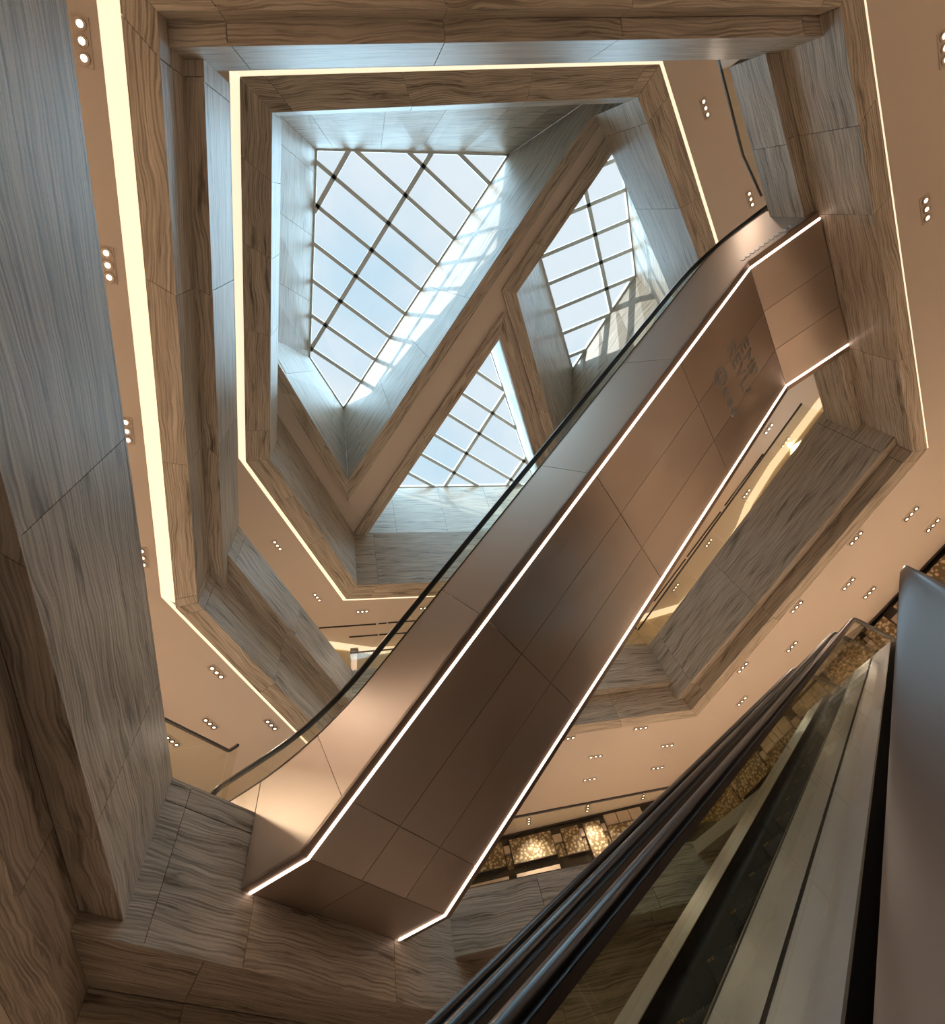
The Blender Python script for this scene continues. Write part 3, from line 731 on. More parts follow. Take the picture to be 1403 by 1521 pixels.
DL_C = [((1047, 161), 'right', T_+'beside the right stone wall, away from the escalator'), ((1114, 296), 'right', T_+'beside the right stone wall, just above the escalator handrail'),
        ((412, 810), 'lower_left', T_+'beside the slanting glowing line, nearer the V shaped beam'), ((471, 887), 'lower_left', T_+'beside the lower corner of the slanting glowing line'),
        ((538, 908), 'bottom', T_+'above the black tracks, in clear view'), ((631, 903), 'bottom', T_+'above the black tracks, seen through the escalator glass'),
        ((1141, 637), 'lower_right', T_+'nearest the lit corner of the big escalator top'), ((1166, 657), 'lower_right', T_+'over the long upper balustrade, first from the right wall'),
        ((1108, 733), 'lower_right', T_+'over the long upper balustrade, second from the right wall'), ((1052, 806), 'lower_right', T_+'over the long upper balustrade, third from the right wall'), ((1003, 872), 'lower_right', T_+'over the long upper balustrade, fourth from the right wall')]
for p, k, lb_ in DL_C:
    downlight(V(*p, C_SOF-0.001), AZB[k], lb_, 'downlights of the top ceiling', power=LAMP*(0.45 if k == 'right' else 1.7))

# black track slots in the top ceiling
for a, b in (((473.7, 932.8), (558.4, 926.8)), ((562, 926.4), (574, 925.4)), ((576, 925), (617, 922)), ((518.2, 946.3), (561, 942.9)), ((563, 942.7), (604, 940)),
             ((1133, 674), (1076, 751)), ((1070, 760), (1020, 827)), ((1018, 830), (971, 893))):
    A_, B_ = V(*a, C_SOF-0.005), V(*b, C_SOF-0.005)
    left_side = a[0] < 700
    row = '' if not left_side else (', in the row nearer the skylights' if a[1] < 936 else ', in the row nearer the cream wall')
    lbl = 'thin black lighting track '+('before the curved cream wall'+row if left_side else {1133: 'by the upper balustrade, nearest the right stone wall', 1070: 'by the upper balustrade, middle of three', 1018: 'by the upper balustrade, farthest from the right stone wall'}[a[0]])
    lbl = {473.7: 'longest black lighting track before the curved cream wall', 562: 'shortest stub of black lighting track before the curved cream wall',
           576: 'black lighting track seen through the escalator glass, in the row with the short stub', 518.2: 'black lighting track in clear view, in the row without a stub',
           563: 'black lighting track behind the escalator handrail, in the row without a stub'}.get(a[0], lbl)
    e = tag(empty('lighting_track', (A_+B_)/2), lbl, 'lighting track', 'lighting tracks of the top ceiling')
    inv = -e.location
    bar('rail', A_+inv, B_+inv, 0.05, 0.02, BLACK, e)
    for t in (0.0, 1.0): bar('end_cap', lerp(A_, B_, t)+inv, lerp(A_, B_, t)+inv+(B_-A_).normalized()*0.03*(1 if t < .5 else -1), 0.056, 0.026, DARKST, e)

# ------------------------------------------------------------------ shared escalator pieces
def oval(w, h, n=12, dn=0.0, dz=0.0):
    out = []
    for i in range(n):
        a = 2*math.pi*i/n; c, s = math.cos(a), math.sin(a)
        out.append((dn+math.copysign(abs(c)**0.7, c)*w/2, dz+math.copysign(abs(s)**0.7, s)*h/2))
    return out
def smooth_path(pts, r, n=8):
    out = [pts[0]]
    for i in range(1, len(pts)-1):
        a, b, c = [Vector((*p, 0)) for p in (pts[i-1], pts[i], pts[i+1])]
        ra = min(r, (a-b).length*0.49, (c-b).length*0.49)
        p, q = b+(a-b).normalized()*ra, b+(c-b).normalized()*ra
        for k in range(n+1):
            t = k/n; v = p*(1-t)**2+b*(2*t*(1-t))+q*t*t; out.append((v.x, v.y))
    out.append(pts[-1]); return out
def interp(path):
    def f(s):
        if s <= path[0][0]: return path[0][1]
        for (a, za), (b, zb) in zip(path, path[1:]):
            if a <= s <= b: return za+(zb-za)*(s-a)/max(b-a, 1e-9)
        return path[-1][1]
    return f
def frange(a, b, step):
    n = max(1, int(math.ceil((b-a)/step))); return [a+(b-a)*i/n for i in range(n+1)]

# ------------------------------------------------------------------ the big escalator with the lit edges
AZ1 = -0.605
H1 = Vector((math.cos(AZ1), math.sin(AZ1), 0)); N1 = Vector((-math.sin(AZ1), math.cos(AZ1), 0))
O1 = Vector((-1.25, 5.965, 0)); ZB1, ZT1 = 2.98, 8.271
S1 = (Vector((6.19, 0.82, 0))-O1).dot(H1)
W1w = 2.5; EDGE = 0.12
esc1 = tag(empty('escalator', (O1.x, O1.y, ZB1)), 'big diagonal escalator clad in champagne metal with glowing light lines along its underside', 'escalator')
inv1 = -esc1.location
run1 = Run(O1+inv1, H1, N1)
def under(s): return ZB1 if s < 0 else (ZT1 if s > S1 else ZB1+(ZT1-ZB1)*s/S1)
# ends are cut by the stone walls, which are oblique to the escalator
def s_end_bottom(n): return -0.861+(0.861-0.788)*n/W1w
def s_end_top(n): return S1+1.266+(1.286-1.266)*n/W1w
def u_pt(s, n, dz=0.0): return run1.p(s, n, under(s)+dz)
slope_n = Vector((0, 0, 1))
def soffit_panel(sa, sb, n0, n1, enda=False, endb=False, name='soffit_panel', mat=None, dz=0.0, th=0.03, gap=0.004):
    g = gap
    def ss(s, n, flag, fn): return fn(n) if flag else s
    A = u_pt(ss(sa, n0, enda, s_end_bottom)+g, n0+g, dz); D = u_pt(ss(sa, n1, enda, s_end_bottom)+g, n1-g, dz)
    B = u_pt(ss(sb, n0, endb, s_end_top)-g, n0+g, dz); C = u_pt(ss(sb, n1, endb, s_end_top)-g, n1-g, dz)
    r = random.uniform(0, 30)
    uv = [(0+r, 0), (1.0*(sb-sa)+r, 0), (1.0*(sb-sa)+r, n1-n0), (r, n1-n0)]
    nm = (B-A).cross(D-A).normalized()
    if nm.z < 0: nm = -nm
    link(name, prism_mesh(name, [A, B, C, D], nm*th, uv), mat or CLAD, esc1)
cols = [0.02, 0.85, 1.66, W1w-0.02]
plane_n = (H1*S1+Vector((0, 0, ZT1-ZB1))).cross(N1).normalized()
def s_of(px, py): p = on_plane(px, py, Z(O1, ZB1), plane_n); return (p-Z(O1, 0)).dot(H1)
joints = sorted([s_of(725.7, 922.6), s_of(914, 752), s_of(1012, 543), s_of(549, 1204)])
js = [0.0]+[j for j in joints if 0.3 < j < S1-0.3]+[S1]
soffit_panel(-0.9, 0.0, 0.02, 0.95, enda=True); soffit_panel(-0.9, 0.0, 0.95, W1w-0.02, enda=True)
for i in range(len(js)-1):
    for c in range(3): soffit_panel(js[i], js[i+1], cols[c], cols[c+1])
for c in range(3): soffit_panel(S1, S1+1.3, cols[c], cols[c+1], endb=True)
# light lines and dark edge trims
for side, nn_ in (('l', 0.0), ('r', W1w)):
    eb, et = s_end_bottom(nn_), s_end_top(nn_)
    path = [(eb+0.01, ZB1), (0, ZB1), (S1, ZT1), (et-0.01, ZT1)]
    run1.sweep('light_line', path, [(nn_-0.017, -0.012), (nn_+0.017, -0.012), (nn_+0.017, 0.02), (nn_-0.017, 0.02)], LEDM, esc1)
    a, b = (nn_-EDGE, nn_-0.020) if side == 'l' else (nn_+0.020, nn_+EDGE)
    run1.sweep('edge_trim', path, [(a, 0.0), (b, 0.0), (b, 0.05), (a, 0.05)], CLAD_DARK, esc1)
    l2, l3 = (0.026, 0.035) if side == 'l' else (W1w-0.035, W1w-0.026)
# side cladding, glass and handrails
clad_path = smooth_path([(-2.2, ZB1+1.235), (0.1, ZB1+1.235), (S1-0.1, ZT1+1.09), (S1+0.35, ZT1+1.25), (S1+2.6, ZT1+1.25)], 1.3)
hand_path0 = smooth_path([(-1.75, ZB1+1.63), (0.05, ZB1+1.63), (S1+0.1, ZT1+1.50), (S1+2.4, ZT1+1.50)], 1.3)
ctop = interp(clad_path); htop = interp(hand_path0)
Lw = Vector((O1.x, O1.y, 0))
def s_side(px, py):
    a = Z(O1, 0)-N1*EDGE; p = on_vertical(px, py, a, a+H1); return (p-a).dot(H1)
sj = sorted([s_side(508.5, 1180.6), s_side(713.5, 911), s_side(869.7, 698.8), s_side(1001, 532.6)])
for side, nn_, sgn in (('l', -EDGE, -1), ('r', W1w+EDGE, 1)):
    nb = 0.0 if side == 'l' else W1w
    s0, s1 = s_end_bottom(nb)+0.005, s_end_top(nb)-0.01
    cutsS = [s0]+sj+[s1]
    for a, b in zip(cutsS, cutsS[1:]):
        ssl = frange(a+0.003, b-0.003, 0.12)
        extra = [x for x in (0.0, S1) if a < x < b]
        ssl = sorted(set(ssl+extra))
        ln = (0.0 if a == s0 else -0.47, 0.0 if b == s1 else -0.47)
        run1.wall_strip('side_panel', ssl, lambda s: under(s)+0.012, ctop, nn_, nn_-sgn*0.03, CLAD, esc1, lean=ln)
    # low base that runs on over the floors
    run1.wall_strip('balustrade_base', frange(-2.1, s0-0.012, 0.15), lambda s: A_TOP, ctop, nn_, nn_-sgn*0.03, CLAD, esc1)
    run1.wall_strip('balustrade_base', frange(s1+0.35, S1+2.7, 0.15), lambda s: B_FLOOR+0.01, ctop, nn_, nn_-sgn*0.03, CLAD, esc1)
    ng = nn_-sgn*0.05
    gl = [-1.70]+[-0.75+1.28*k for k in range(0, 10)]+[S1+2.2]
    for a, b in zip(gl, gl[1:]):
        run1.wall_strip('glass_panel', frange(a+0.004, b-0.004, 0.16), lambda s: ctop(s)-0.02, lambda s: htop(s)-0.025, ng-0.006, ng+0.006, GLASS, esc1, lean=(0.0 if a < 0 else -0.18, 0.0 if b < 0 or b > S1 else -0.18))
    # bottom newel loop
    r = 0.26; hp = list(hand_path0); z0 = hp[0][1]
    loop = [(hp[0][0]-math.sin(a)*r*1.15, z0-r+math.cos(a)*r) for a in [math.pi*(k/10) for k in range(10, 0, -1)]]
    run1.sweep('handrail', loop+hp, oval(0.085, 0.05, dn=ng), BLACK, esc1, smooth=True, normal_mode=True)
    run1.wall_strip('capping', frange(-1.9, S1+2.5, 0.1), lambda s: ctop(s)-0.004, lambda s: ctop(s)+0.014, nn_-sgn*0.0+sgn*0.008, nn_-sgn*0.10, DARKST, esc1)
# steps on top (seen only from above)
stp = prism_mesh('step', [Vector((0, 0, 0)), Vector((0.42, 0, 0)), Vector((0.42, 0, -0.24)), Vector((0, 0, -0.24))], Vector((0, 1.0, 0)))
stp.materials.append(STEPM)
rot1 = Matrix.Rotation(AZ1, 4, 'Z')
nst = int(S1/0.41)
for k in range(nst):
    o = bpy.data.objects.new('step', stp); COL.objects.link(o); o.parent = esc1
    s = 0.2+k*0.41
    o.matrix_local = Matrix.Translation(run1.p(s, 0.75, under(s)+0.87)) @ rot1
for a, b, z_ in ((-1.9, 0.2, A_TOP+0.02), (S1, S1+2.6, B_FLOOR+0.03)):
    run1.sweep('landing_plate', [(a, z_), (b, z_)], [(0.0, -0.04), (W1w, -0.04), (W1w, 0.0), (0.0, 0.0)], STEEL, esc1)
for n0, n1 in ((0.0, 0.74), (1.76, W1w)):
    run1.sweep('inner_deck', [(-1.0, ZB1+1.05), (0.0, ZB1+1.05), (S1, ZT1+1.0), (S1+1.2, ZT1+1.05)], [(n0, -0.02), (n1, -0.02), (n1, 0), (n0, 0)], STEEL, esc1)

# raised lettering on the underside near the top
def lettering(text, s, n, size, adv):
    cu = bpy.data.curves.new('lettering', 'FONT'); cu.body = text; cu.size = size; cu.fill_mode = 'NONE'; cu.bevel_depth = 0.0075; cu.bevel_resolution = 1; cu.resolution_u = 4; cu.space_character = adv
    o = bpy.data.objects.new('tmp_text', cu); COL.objects.link(o)
    dg = bpy.context.evaluated_depsgraph_get(); me = bpy.data.meshes.new_from_object(o.evaluated_get(dg)); bpy.data.objects.remove(o)
    # keep only thin outlines: letters are read from below, running across the underside
    inc = (H1*S1+Vector((0, 0, ZT1-ZB1))).normalized()
    out_n = inc.cross(N1).normalized()
    if out_n.z > 0: out_n = -out_n
    ex = N1; ey = out_n.cross(ex).normalized()
    base = run1.p(s, n, under(s))+out_n*0.006
    M = Matrix(((ex.x, ey.x, out_n.x, base.x), (ex.y, ey.y, out_n.y, base.y), (ex.z, ey.z, out_n.z, base.z), (0, 0, 0, 1)))
    me.transform(M); me.materials.clear()
    return link('lettering', me, STEEL, esc1)
def sn(px, py):
    p = on_plane(px, py, Z(O1, ZB1), plane_n); q = p-Z(O1, 0); return q.dot(H1), q.dot(N1)
for txt, pa, pb in (('EMP', (1098, 520), (1122, 566)), ('REVL?', (1080, 522), (1112, 598)), ('@eee', (1063, 556), (1090, 622))):
    (sa, na), (sb, nb) = sn(*pa), sn(*pb)
    lettering(txt, (sa+sb)/2-0.02, min(na, nb)-0.06, 0.37, 1.2)
# small raised marks along the lower edge of the side cladding
for t in range(11):
    a = Z(O1, 0)-N1*EDGE
    s = S1+0.0+t*0.088
    zz = under(s)+0.13
    q = [run1.p(s, -EDGE-0.012, zz), run1.p(s+0.05, -EDGE-0.012, zz), run1.p(s+0.05, -EDGE-0.012, zz+0.07), run1.p(s, -EDGE-0.012, zz+0.07)]
    link('raised_mark', prism_mesh('raised_mark', q, N1*0.012), STEEL, esc1)

# ------------------------------------------------------------------ near escalators rising to the lower floor
SL = 0.5566
Z0 = -0.75
S_TOP = (A_TOP-Z0)/SL
def near_escalator(label, n_left, n_right, full, s_flat_end):
    e = tag(empty('escalator', (0, 0, GROUND)), label, 'escalator')
    r = Run(Vector((0, 0, -GROUND)), H2, N2)
    s_lo = (GROUND-Z0)/SL
    nose = [(s_lo-1.6, GROUND), (s_lo, GROUND), (S_TOP, A_TOP), (s_flat_end, A_TOP)]
    nz = interp(nose)
    S_H = 8.62
    dh = 0.61 if full else 0.645
    s_hb = (GROUND+0.85-Z0-dh)/SL
    hp = smooth_path([(s_hb-0.9, GROUND+0.85), (s_hb, GROUND+0.85), (S_H, Z0+SL*S_H+dh), (s_flat_end, Z0+SL*S_H+dh)], 0.3)
    hz = interp(hp)
    dd = 0.07                                      # deck above the nosing line
    s_db = (GROUND+0.22-Z0-dd)/SL
    dpath = smooth_path([(s_db-0.9, GROUND+0.22), (s_db, GROUND+0.22), (S_H-0.1, Z0+SL*(S_H-0.1)+dd), (s_flat_end, Z0+SL*(S_H-0.1)+dd)], 0.4)
    dz_ = interp(dpath)
    dk = 0.135
    for nn_, sg in ((n_left, 1), (n_right, -1)):
        if not full and sg < 0 and False: continue
        # decks, skirts
        a, b = nn_-sg*dk, nn_
        r.sweep('inner_deck', dpath, [(min(a, b), -0.02), (max(a, b), -0.02), (max(a, b), 0.0), (min(a, b), 0.0)], STEEL, e)
        a2 = nn_-sg*(dk+0.004)
        r.sweep('deck_profile', dpath, [(min(a2, a2-sg*0.014), -0.05), (max(a2, a2-sg*0.014), -0.05), (max(a2, a2-sg*0.014), 0.005), (min(a2, a2-sg*0.014), 0.005)], DARKST, e)
        a3 = nn_-sg*(dk-0.01)
        r.sweep('skirt', dpath, [(min(a3, a3-sg*0.008), -0.32), (max(a3, a3-sg*0.008), -0.32), (max(a3, a3-sg*0.008), -0.04), (min(a3, a3-sg*0.008), -0.04)], DARKST, e)
        b2 = nn_+sg*0.16
        r.sweep('outer_deck', dpath, [(min(nn_, b2), -0.02), (max(nn_, b2), -0.02), (max(nn_, b2), 0.0), (min(nn_, b2), 0.0)], STEEL, e)
        r.wall_strip('side_panel', frange(s_lo-1.0, s_flat_end-0.2, 0.3), lambda s: nz(s)-0.75 if s > 0 else max(GROUND, nz(s)-0.75), lambda s: dz_(s)-0.02, b2, b2-sg*0.02, CLAD, e)
        if sg < 0 and full: continue
        g0 = s_lo-0.9; gl = [g0]
        while gl[-1]+0.78 < S_H-0.3: gl.append(gl[-1]+0.78)
        gl += [S_H+0.1, s_flat_end]
        for p, q in zip(gl, gl[1:]):
            r.wall_strip('glass_panel', frange(p+0.008, q-0.008, 0.18), lambda s: dz_(s)-0.005, lambda s: hz(s)-0.02, nn_-0.006, nn_+0.006, GLASS, e, lean=(0.0 if p == g0 else -0.22, -0.22 if q < S_H else 0.0))
        rr = 0.24; zt = hp[-1][1]
        loop = [(hp[-1][0]+math.sin(t)*rr, zt-rr+math.cos(t)*rr) for t in [math.pi*(k/10) for k in range(1, 10)]]
        r.sweep('handrail', hp+loop, oval(0.074, 0.046), BLACK, e, smooth=True, normal_mode=True)
        r.sweep('handrail_track', hp, [(nn_*0-0.02, -0.045), (0.02, -0.045), (0.02, -0.02), (-0.02, -0.02)] if False else [(-0.018, -0.05), (0.018, -0.05), (0.018, -0.022), (-0.018, -0.022)], DARKST, e)
        # the two sweeps above are centred on n = 0: move them onto the balustrade
        for c in e.children:
            if c.name.split('.')[0] in ('handrail', 'handrail_track') and not c.get('placed'):
                c.location = N2*nn_; c['placed'] = 1
    # steps with yellow edge marks
    n0, n1 = n_right+dk+0.02, n_left-dk-0.02
    w = n1-n0
    tread = bpy.data.meshes.new('step'); bm = bmesh.new()
    def qd(pts):
        bm.faces.new([bm.verts.new(p) for p in pts])
    pit = 0.40; ris = pit*SL
    qd([(0, 0, 0), (pit, 0, 0), (pit, w, 0), (0, w, 0)]); qd([(0, 0, -ris), (0, 0, 0), (0, w, 0), (0, w, -ris)])
    ng = 26
    for k in range(ng):                             # ribs of the tread
        y0 = w*(k+0.25)/ng; y1 = w*(k+0.75)/ng
        qd([(0, y0, 0.008), (pit, y0, 0.008), (pit, y1, 0.008), (0, y1, 0.008)]); qd([(-0.004, y0, -ris), (-0.004, y0, 0.008), (-0.004, y1, 0.008), (-0.004, y1, -ris)])
    bm.to_mesh(tread); bm.free(); tread.materials.append(STEPM)
    mk = box_mesh('step_mark', (0.0, 0, 0.002), (0.045, 0.05, 0.012)); mk.materials.append(YEL)
    rotz = Matrix.Rotation(AZ2, 4, 'Z')
    k = 0; s = s_lo
    while s < S_TOP:
        st = bpy.data.objects.new('step', tread); COL.objects.link(st); st.parent = e
        st.matrix_local = Matrix.Translation(r.p(s, n0, nz(s)-0.07)) @ rotz
        for yy in (0.0, w-0.05):
            mo = bpy.data.objects.new('step_mark', mk); COL.objects.link(mo); mo.parent = st; mo.location = (0, yy, 0)
        s += pit
    r.sweep('landing_plate', [(S_TOP, A_TOP+0.01), (s_flat_end+0.8, A_TOP+0.01)], [(n0, -0.03), (n1, -0.03), (n1, 0), (n0, 0)], STEEL, e)
    r.sweep('truss_soffit', [(s_lo, GROUND+0.01), (s_lo+1.2, GROUND+0.02), (S_TOP, A_TOP-0.9), (S_TOP+0.5, A_TOP-0.9)], [(n_right-0.16, -0.03), (n_left+0.16, -0.03), (n_left+0.16, 0.0), (n_right-0.16, 0.0)], CLAD, e)
    if full:                                        # rounded polished bronze parapet next to the camera
        prof = [(0.142, -0.9), (0.143, -0.30), (0.143, -0.20), (0.142, -0.15), (0.139, -0.128), (0.131, -0.112), (0.118, -0.098), (0.10, -0.086), (0.075, -0.077), (0.045, -0.069), (0.02, -0.064), (0.004, -0.062), (-0.006, -0.064), (-0.011, -0.072), (-0.012, -0.085), (-0.012, -0.9)]
        ppath = [(-0.9, -0.9*SL), (S_TOP-0.2, (S_TOP-0.2)*SL), (s_flat_end-0.2, (S_TOP-0.2)*SL)]
        ppath = smooth_path(ppath, 0.5)
        r.sweep('polished_parapet', ppath, prof, BRONZE, e, smooth=True)
    return e
near_escalator('near escalator with glass balustrade, black steps and a polished bronze parapet', 1.05, 0.13, True, 10.05)
near_escalator('parallel escalator behind the near glass balustrade, showing mainly its black handrails', 2.25, 1.40, False, 9.85)

# ------------------------------------------------------------------ glass balustrades of the floors
def balustrade(label, pts, z0, h, npan, ret=None):
    pts = [Vector(p) for p in pts]
    e = tag(empty('glass_balustrade', Z(pts[0], z0)), label, 'balustrade'); inv = -e.location
    for a, b, n_ in zip(pts, pts[1:], npan):
        d = (b-a).normalized(); nn = Vector((-d.y, d.x, 0))
        for k in range(n_):
            p, q = lerp(a, b, k/n_)+d*0.006, lerp(a, b, (k+1)/n_)-d*0.006
            link('glass_panel', prism_mesh('glass_panel', [Z(p, z0)+inv, Z(q, z0)+inv, Z(q, z0+h)+inv, Z(p, z0+h)+inv], nn*0.015), GLASS, e)
        bar('top_rail', Z(a, z0+h+0.015)+inv, Z(b, z0+h+0.015)+inv, 0.035, 0.03, DARKST, e)
        bar('base_channel', Z(a, z0+0.03)+inv, Z(b, z0+0.03)+inv, 0.05, 0.06, DARKST, e)
    return e
def inset(line, d): return offset_line(line, d)
fr = {k: inset(sidesB[k]['front'], 0.16) for k in orderB}
cBL = isect(fr['left'], fr['lower_left']); cLB = isect(fr['lower_left'], fr['bottom']); cBR = isect(fr['bottom'], fr['lower_right']); cR = isect(fr['lower_right'], fr['right'])
balustrade('upper glass balustrade along the stone edge right of the big escalator', [Z(cBR, 0), Z(cR, 0)], 9.30, 0.86, [6])
balustrade('upper glass balustrade on the short stone edge behind the big escalator', [Z(cLB, 0), Z(cBR, 0)], 9.42, 0.82, [6])
rd = (fr['right'][1]-fr['right'][0]).normalized()
p_kink = V(1104, 231, 10.2); p_top = V(1067.8, 89, 10.2)
balustrade('upper glass balustrade turning away beside the top of the big escalator', [Z(p_top+(p_top-p_kink)*0.5, 0), Z(p_kink, 0), Z(V(1131, 291, 10.2), 0)], 9.21, 0.99, [3, 1])
# lower floor, on the stone edges near the foot of the escalator
Lg = inset(Lf, 0.12); Bg = inset(Bf, 0.14)
q0 = V(246, 1071, 4.85); q1 = V(339.5, 1117, 4.85); q2 = V(353.3, 1107.8, 4.85)
balustrade('lower glass balustrade with dark rail beside the foot of the big escalator', [Z(q0+(q0-q1)*1.2, 0), Z(q1, 0), Z(q2, 0)], A_TOP, 1.02, [2, 1])
Rg = inset(Rf, 0.14)
balustrade('lower glass balustrade in front of the mosaic shopfront', [Rg[0]+Vector((.1, 0, 0)), Rg[1]], A_TOP, 1.02, [4])

# ------------------------------------------------------------------ shopfront with mosaic panels (lower floor)
y1a = V(743, 1244, B_SOF); y1b = V(967, 1192, B_SOF)
ra_ = V(1217.5, 1005, B_SOF); rb_ = V(1402, 813, B_SOF)
wl1 = (Z(y1a, 0), Z(y1b, 0)); wl2 = (Z(ra_, 0), Z(rb_, 0))
cw = isect(wl1, wl2)
def shopfront(name, a, b, seed, from_z=A_TOP):
    rnd = random.Random(seed)
    d = (b-a); L_ = d.length; d.normalize(); nn = Vector((-d.y, d.x, 0))
    if nn.dot(-(a+b)/2) < 0: nn = -nn              # faces the atrium
    w = structure(link(name, prism_mesh(name, [Z(a, from_z), Z(b, from_z), Z(b, B_SOF), Z(a, B_SOF)], -nn*0.15), DARKSHOP))
    def pan(nm, x0, x1, z0, z1, th, mat):
        q = [Z(a+d*x0+nn*th, z0), Z(a+d*x1+nn*th, z0), Z(a+d*x1+nn*th, z1), Z(a+d*x0+nn*th, z1)]
        return link(nm, prism_mesh(nm, q, -nn*th, None), mat, w)
    pan('rail', 0, L_, B_SOF-0.05, B_SOF-0.01, 0.10, DARKST)
    x = 0.1
    while x < L_-0.3:
        wd = rnd.choice([1.05, 1.2, 0.5, 0.6, 1.15]); wd = min(wd, L_-x-0.05)
        drop = rnd.choice([0.12, 0.14, 0.36, 0.40]) if wd > 0.8 else rnd.choice([0.10, 0.14])
        z1 = B_SOF-0.07-drop
        hh = 0.62 if wd > 0.8 else rnd.choice([0.68, 0.9])
        pan('mosaic_panel', x, x+wd, z1-hh, z1, 0.16, MOSAIC)
        pan('panel_frame', x-0.015, x+wd+0.015, z1-hh-0.02, z1-hh, 0.17, DARKST)
        if drop > 0.3:                              # plain tiles above the lower panels
            m_ = 3
            for k in range(m_): pan('tile', x+wd*k/m_+0.01, x+wd*(k+1)/m_-0.01, B_SOF-0.07-drop+0.04, B_SOF-0.09, 0.12, SHOPTILE)
        pan('mosaic_panel', x, x+wd, A_TOP+0.3, z1-hh-0.55, 0.12, MOSAIC)
        pan('tile', x, x+wd, z1-hh-0.45, z1-hh-0.22, 0.10, SHOPTILE) if wd > 0.8 else None
        gapw = rnd.choice([0.16, 0.22, 0.30])
        pan('tile', x+wd+0.03, x+wd+gapw-0.03, B_SOF-0.50, B_SOF-0.30, 0.11, SHOPTILE)
        pan('mosaic_panel', x+wd+0.03, x+wd+gapw-0.03, B_SOF-0.85, B_SOF-0.54, 0.06, MOSAIC)
        x += wd+gapw
    return w
shopfront('wall_back_shopfront', cw+(wl1[0]-cw).normalized()*14.0, cw, 4)
shopfront('wall_right_shopfront', cw, cw+(wl2[1]-cw).normalized()*11.0, 9)
structure(link('wall_left_shopfront', prism_mesh('w', [Vector((-9.5, -10, A_TOP)), Vector((-11.5, 15, A_TOP)), Vector((-11.5, 15, B_SOF)), Vector((-9.5, -10, B_SOF))], Vector((-0.15, 0, 0))), CREAM))

# ------------------------------------------------------------------ upper floor beyond the balustrades
LITPL = emit('lit_cove_plaster', (1.0, 0.82, 0.55), 0.80)  # plaster with the indirect cove light painted in as emission
def gallery(name, plan, skip=()):
    """curved cream wall of the upper gallery: lozenge panels, a band of painted-in cove glow at its head"""
    pts = [Vector((x, y, 0)) for x, y in plan]
    fine = [pts[0]]
    for a, b in zip(pts, pts[1:]):
        m_ = max(1, int((b-a).length/0.62)); fine += [lerp(a, b, (k+1)/m_) for k in range(m_)]
    back = []
    for a, b in zip(fine, fine[1:]):
        d = (b-a).normalized(); nn = Vector((-d.y, d.x, 0))
        if nn.dot(Vector((3.5, 5, 0))-a) < 0: nn = -nn
        back.append(([Z(a, B_FLOOR), Z(b, B_FLOOR), Z(b, C_SOF), Z(a, C_SOF)], -nn*0.12))
    w = structure(backing(name, back, CREAM))
    for k, (a, b) in enumerate(zip(fine, fine[1:])):
        d = (b-a).normalized(); nn = Vector((-d.y, d.x, 0))
        if nn.dot(Vector((3.5, 5, 0))-a) < 0: nn = -nn
        up = 0.14 if k % 2 else -0.14
        for r in range(5):
            z0_, z1_ = B_FLOOR+r*0.6, B_FLOOR+(r+1)*0.6
            q = [Z(a+d*.008, z0_+.008-up), Z(b-d*.008, z0_+.008+up), Z(b-d*.008, z1_-.008+up), Z(a+d*.008, z1_-.008-up)]
            for p in q: p.z = min(max(p.z, B_FLOOR), C_SOF-0.22)
            if k in skip: continue
            q = [p+nn*0.02 for p in q]
            link('wall_panel', prism_mesh('wall_panel', q, -nn*0.02), CREAM, w)
        # lit plaster band, its light put in as emission, tilted under the ceiling edge
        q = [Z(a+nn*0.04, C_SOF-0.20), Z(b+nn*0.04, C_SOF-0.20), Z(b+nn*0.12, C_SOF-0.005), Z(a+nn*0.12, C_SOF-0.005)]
        link('cove_glow_strip', prism_mesh('cove_glow_strip', q, -nn*0.02), LITPL, w)
    return w, fine
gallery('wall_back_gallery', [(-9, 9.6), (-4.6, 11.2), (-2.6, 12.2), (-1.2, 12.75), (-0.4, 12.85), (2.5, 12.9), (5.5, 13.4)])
wgal, fg = gallery('wall_right_gallery', [(5.5, 13.4), (8.2, 13.0), (10.1, 12.6), (11.2, 10.6), (11.55, 9.2), (11.6, 8.3), (12.0, 7.0), (12.9, 5.0), (14.2, 2.6), (15.5, 0.0), (17.0, -4.0)])
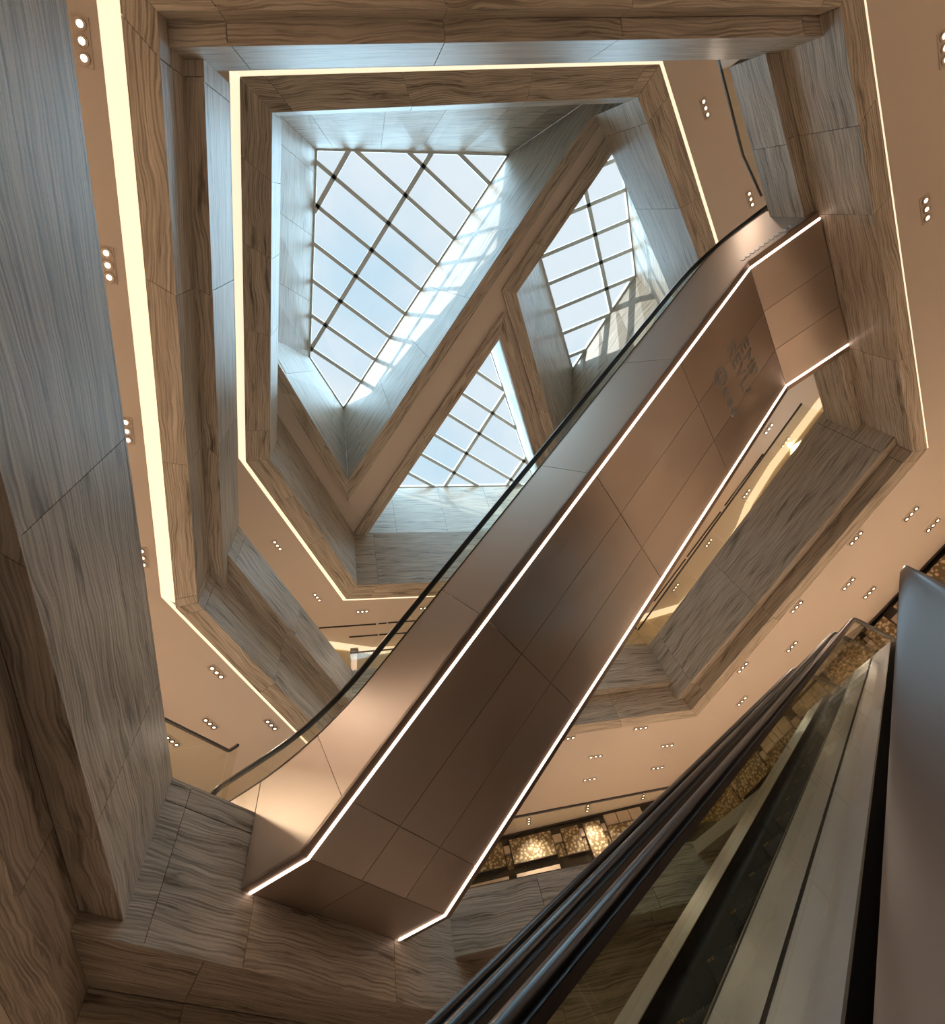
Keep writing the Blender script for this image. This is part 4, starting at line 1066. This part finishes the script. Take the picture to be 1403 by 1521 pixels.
# tall window in the right gallery wall
SKYPANE = emit('daylit_pane', (0.80, 0.92, 1.0), 0.85)
wa, wb_ = Vector((12.05, 6.9, 0)), Vector((13.3, 4.2, 0))
dw = (wb_-wa).normalized(); nw = Vector((-dw.y, dw.x, 0))
if nw.dot(Vector((3.5, 5, 0))-wa) < 0: nw = -nw
win = structure(empty('window_4', Z(wa, B_FLOOR))); iw = -win.location
nwp = 5; Lw_ = (wb_-wa).length
for k in range(nwp):
    for r in range(3):
        x0, x1 = Lw_*k/nwp+0.03, Lw_*(k+1)/nwp-0.03; z0_, z1_ = 9.6+r*0.85, 9.6+(r+1)*0.85-0.06
        q = [Z(wa+dw*x0+nw*0.05, z0_)+iw, Z(wa+dw*x1+nw*0.05, z0_)+iw, Z(wa+dw*x1+nw*0.05, z1_)+iw, Z(wa+dw*x0+nw*0.05, z1_)+iw]
        link('pane', prism_mesh('pane', q, -nw*0.01), SKYPANE, win)
for k in range(nwp+1):
    bar('mullion', Z(wa+dw*(Lw_*k/nwp)+nw*0.06, 9.5)+iw, Z(wa+dw*(Lw_*k/nwp)+nw*0.06, 12.2)+iw, 0.06, 0.05, CREAM, win, up=nw)
for r in range(4):
    bar('transom', Z(wa+nw*0.06, 9.57+r*0.85)+iw, Z(wb_+nw*0.06, 9.57+r*0.85)+iw, 0.05, 0.06, CREAM, win)
# pilaster on the gallery wall
pc = V(526, 985, 11.3)
e = tag(empty('gallery_pilaster', Z(pc, B_FLOOR)), 'pale pilaster standing behind the upper glass balustrade left of the big escalator', 'pilaster')
link('shaft', box_mesh('shaft', (-0.09, -0.09, 0), (0.09, 0.09, 2.55)), SHOPTILE, e)
link('base_block', box_mesh('base_block', (-0.12, -0.12, 0), (0.12, 0.12, 0.15)), STEEL, e)
link('cap', box_mesh('cap', (-0.12, -0.12, 2.55), (0.12, 0.12, 2.62)), STEEL, e)

# ------------------------------------------------------------------ added unseen fill lamps, first under the lowest ceiling for floor bounce
def fill_lamp(p, power, size):
    l = bpy.data.lights.new('fill_lamp', 'AREA'); l.energy = power; l.color = WARM; l.shape = 'DISK'; l.size = size; l.specular_factor = 0.1
    o = bpy.data.objects.new('fill_lamp', l); COL.objects.link(o); o.location = p
    return o
for x, y in ((-6, 4), (-6, 10), (2, 13), (-5, -4), (10, -3), (14, 6)):
    fill_lamp((x, y, A_SOF-0.05), 150, 1.2)
# more fill lamps without fittings, added under the two upper ceilings beyond the frame
for x, y in ((13.5, -3.0), (13.5, 3.5), (11.0, -7.0), (3.0, -7.5), (-7.5, -1.0), (-8.5, 5.0)):
    fill_lamp((x, y, B_SOF-0.05), 150 if x < 0 else 120, 1.0)
for x, y in ((12.5, -2.0), (9.0, -7.0), (0.0, -7.0), (-8.0, 3.0)):
    fill_lamp((x, y, C_SOF-0.05), 100, 1.0)
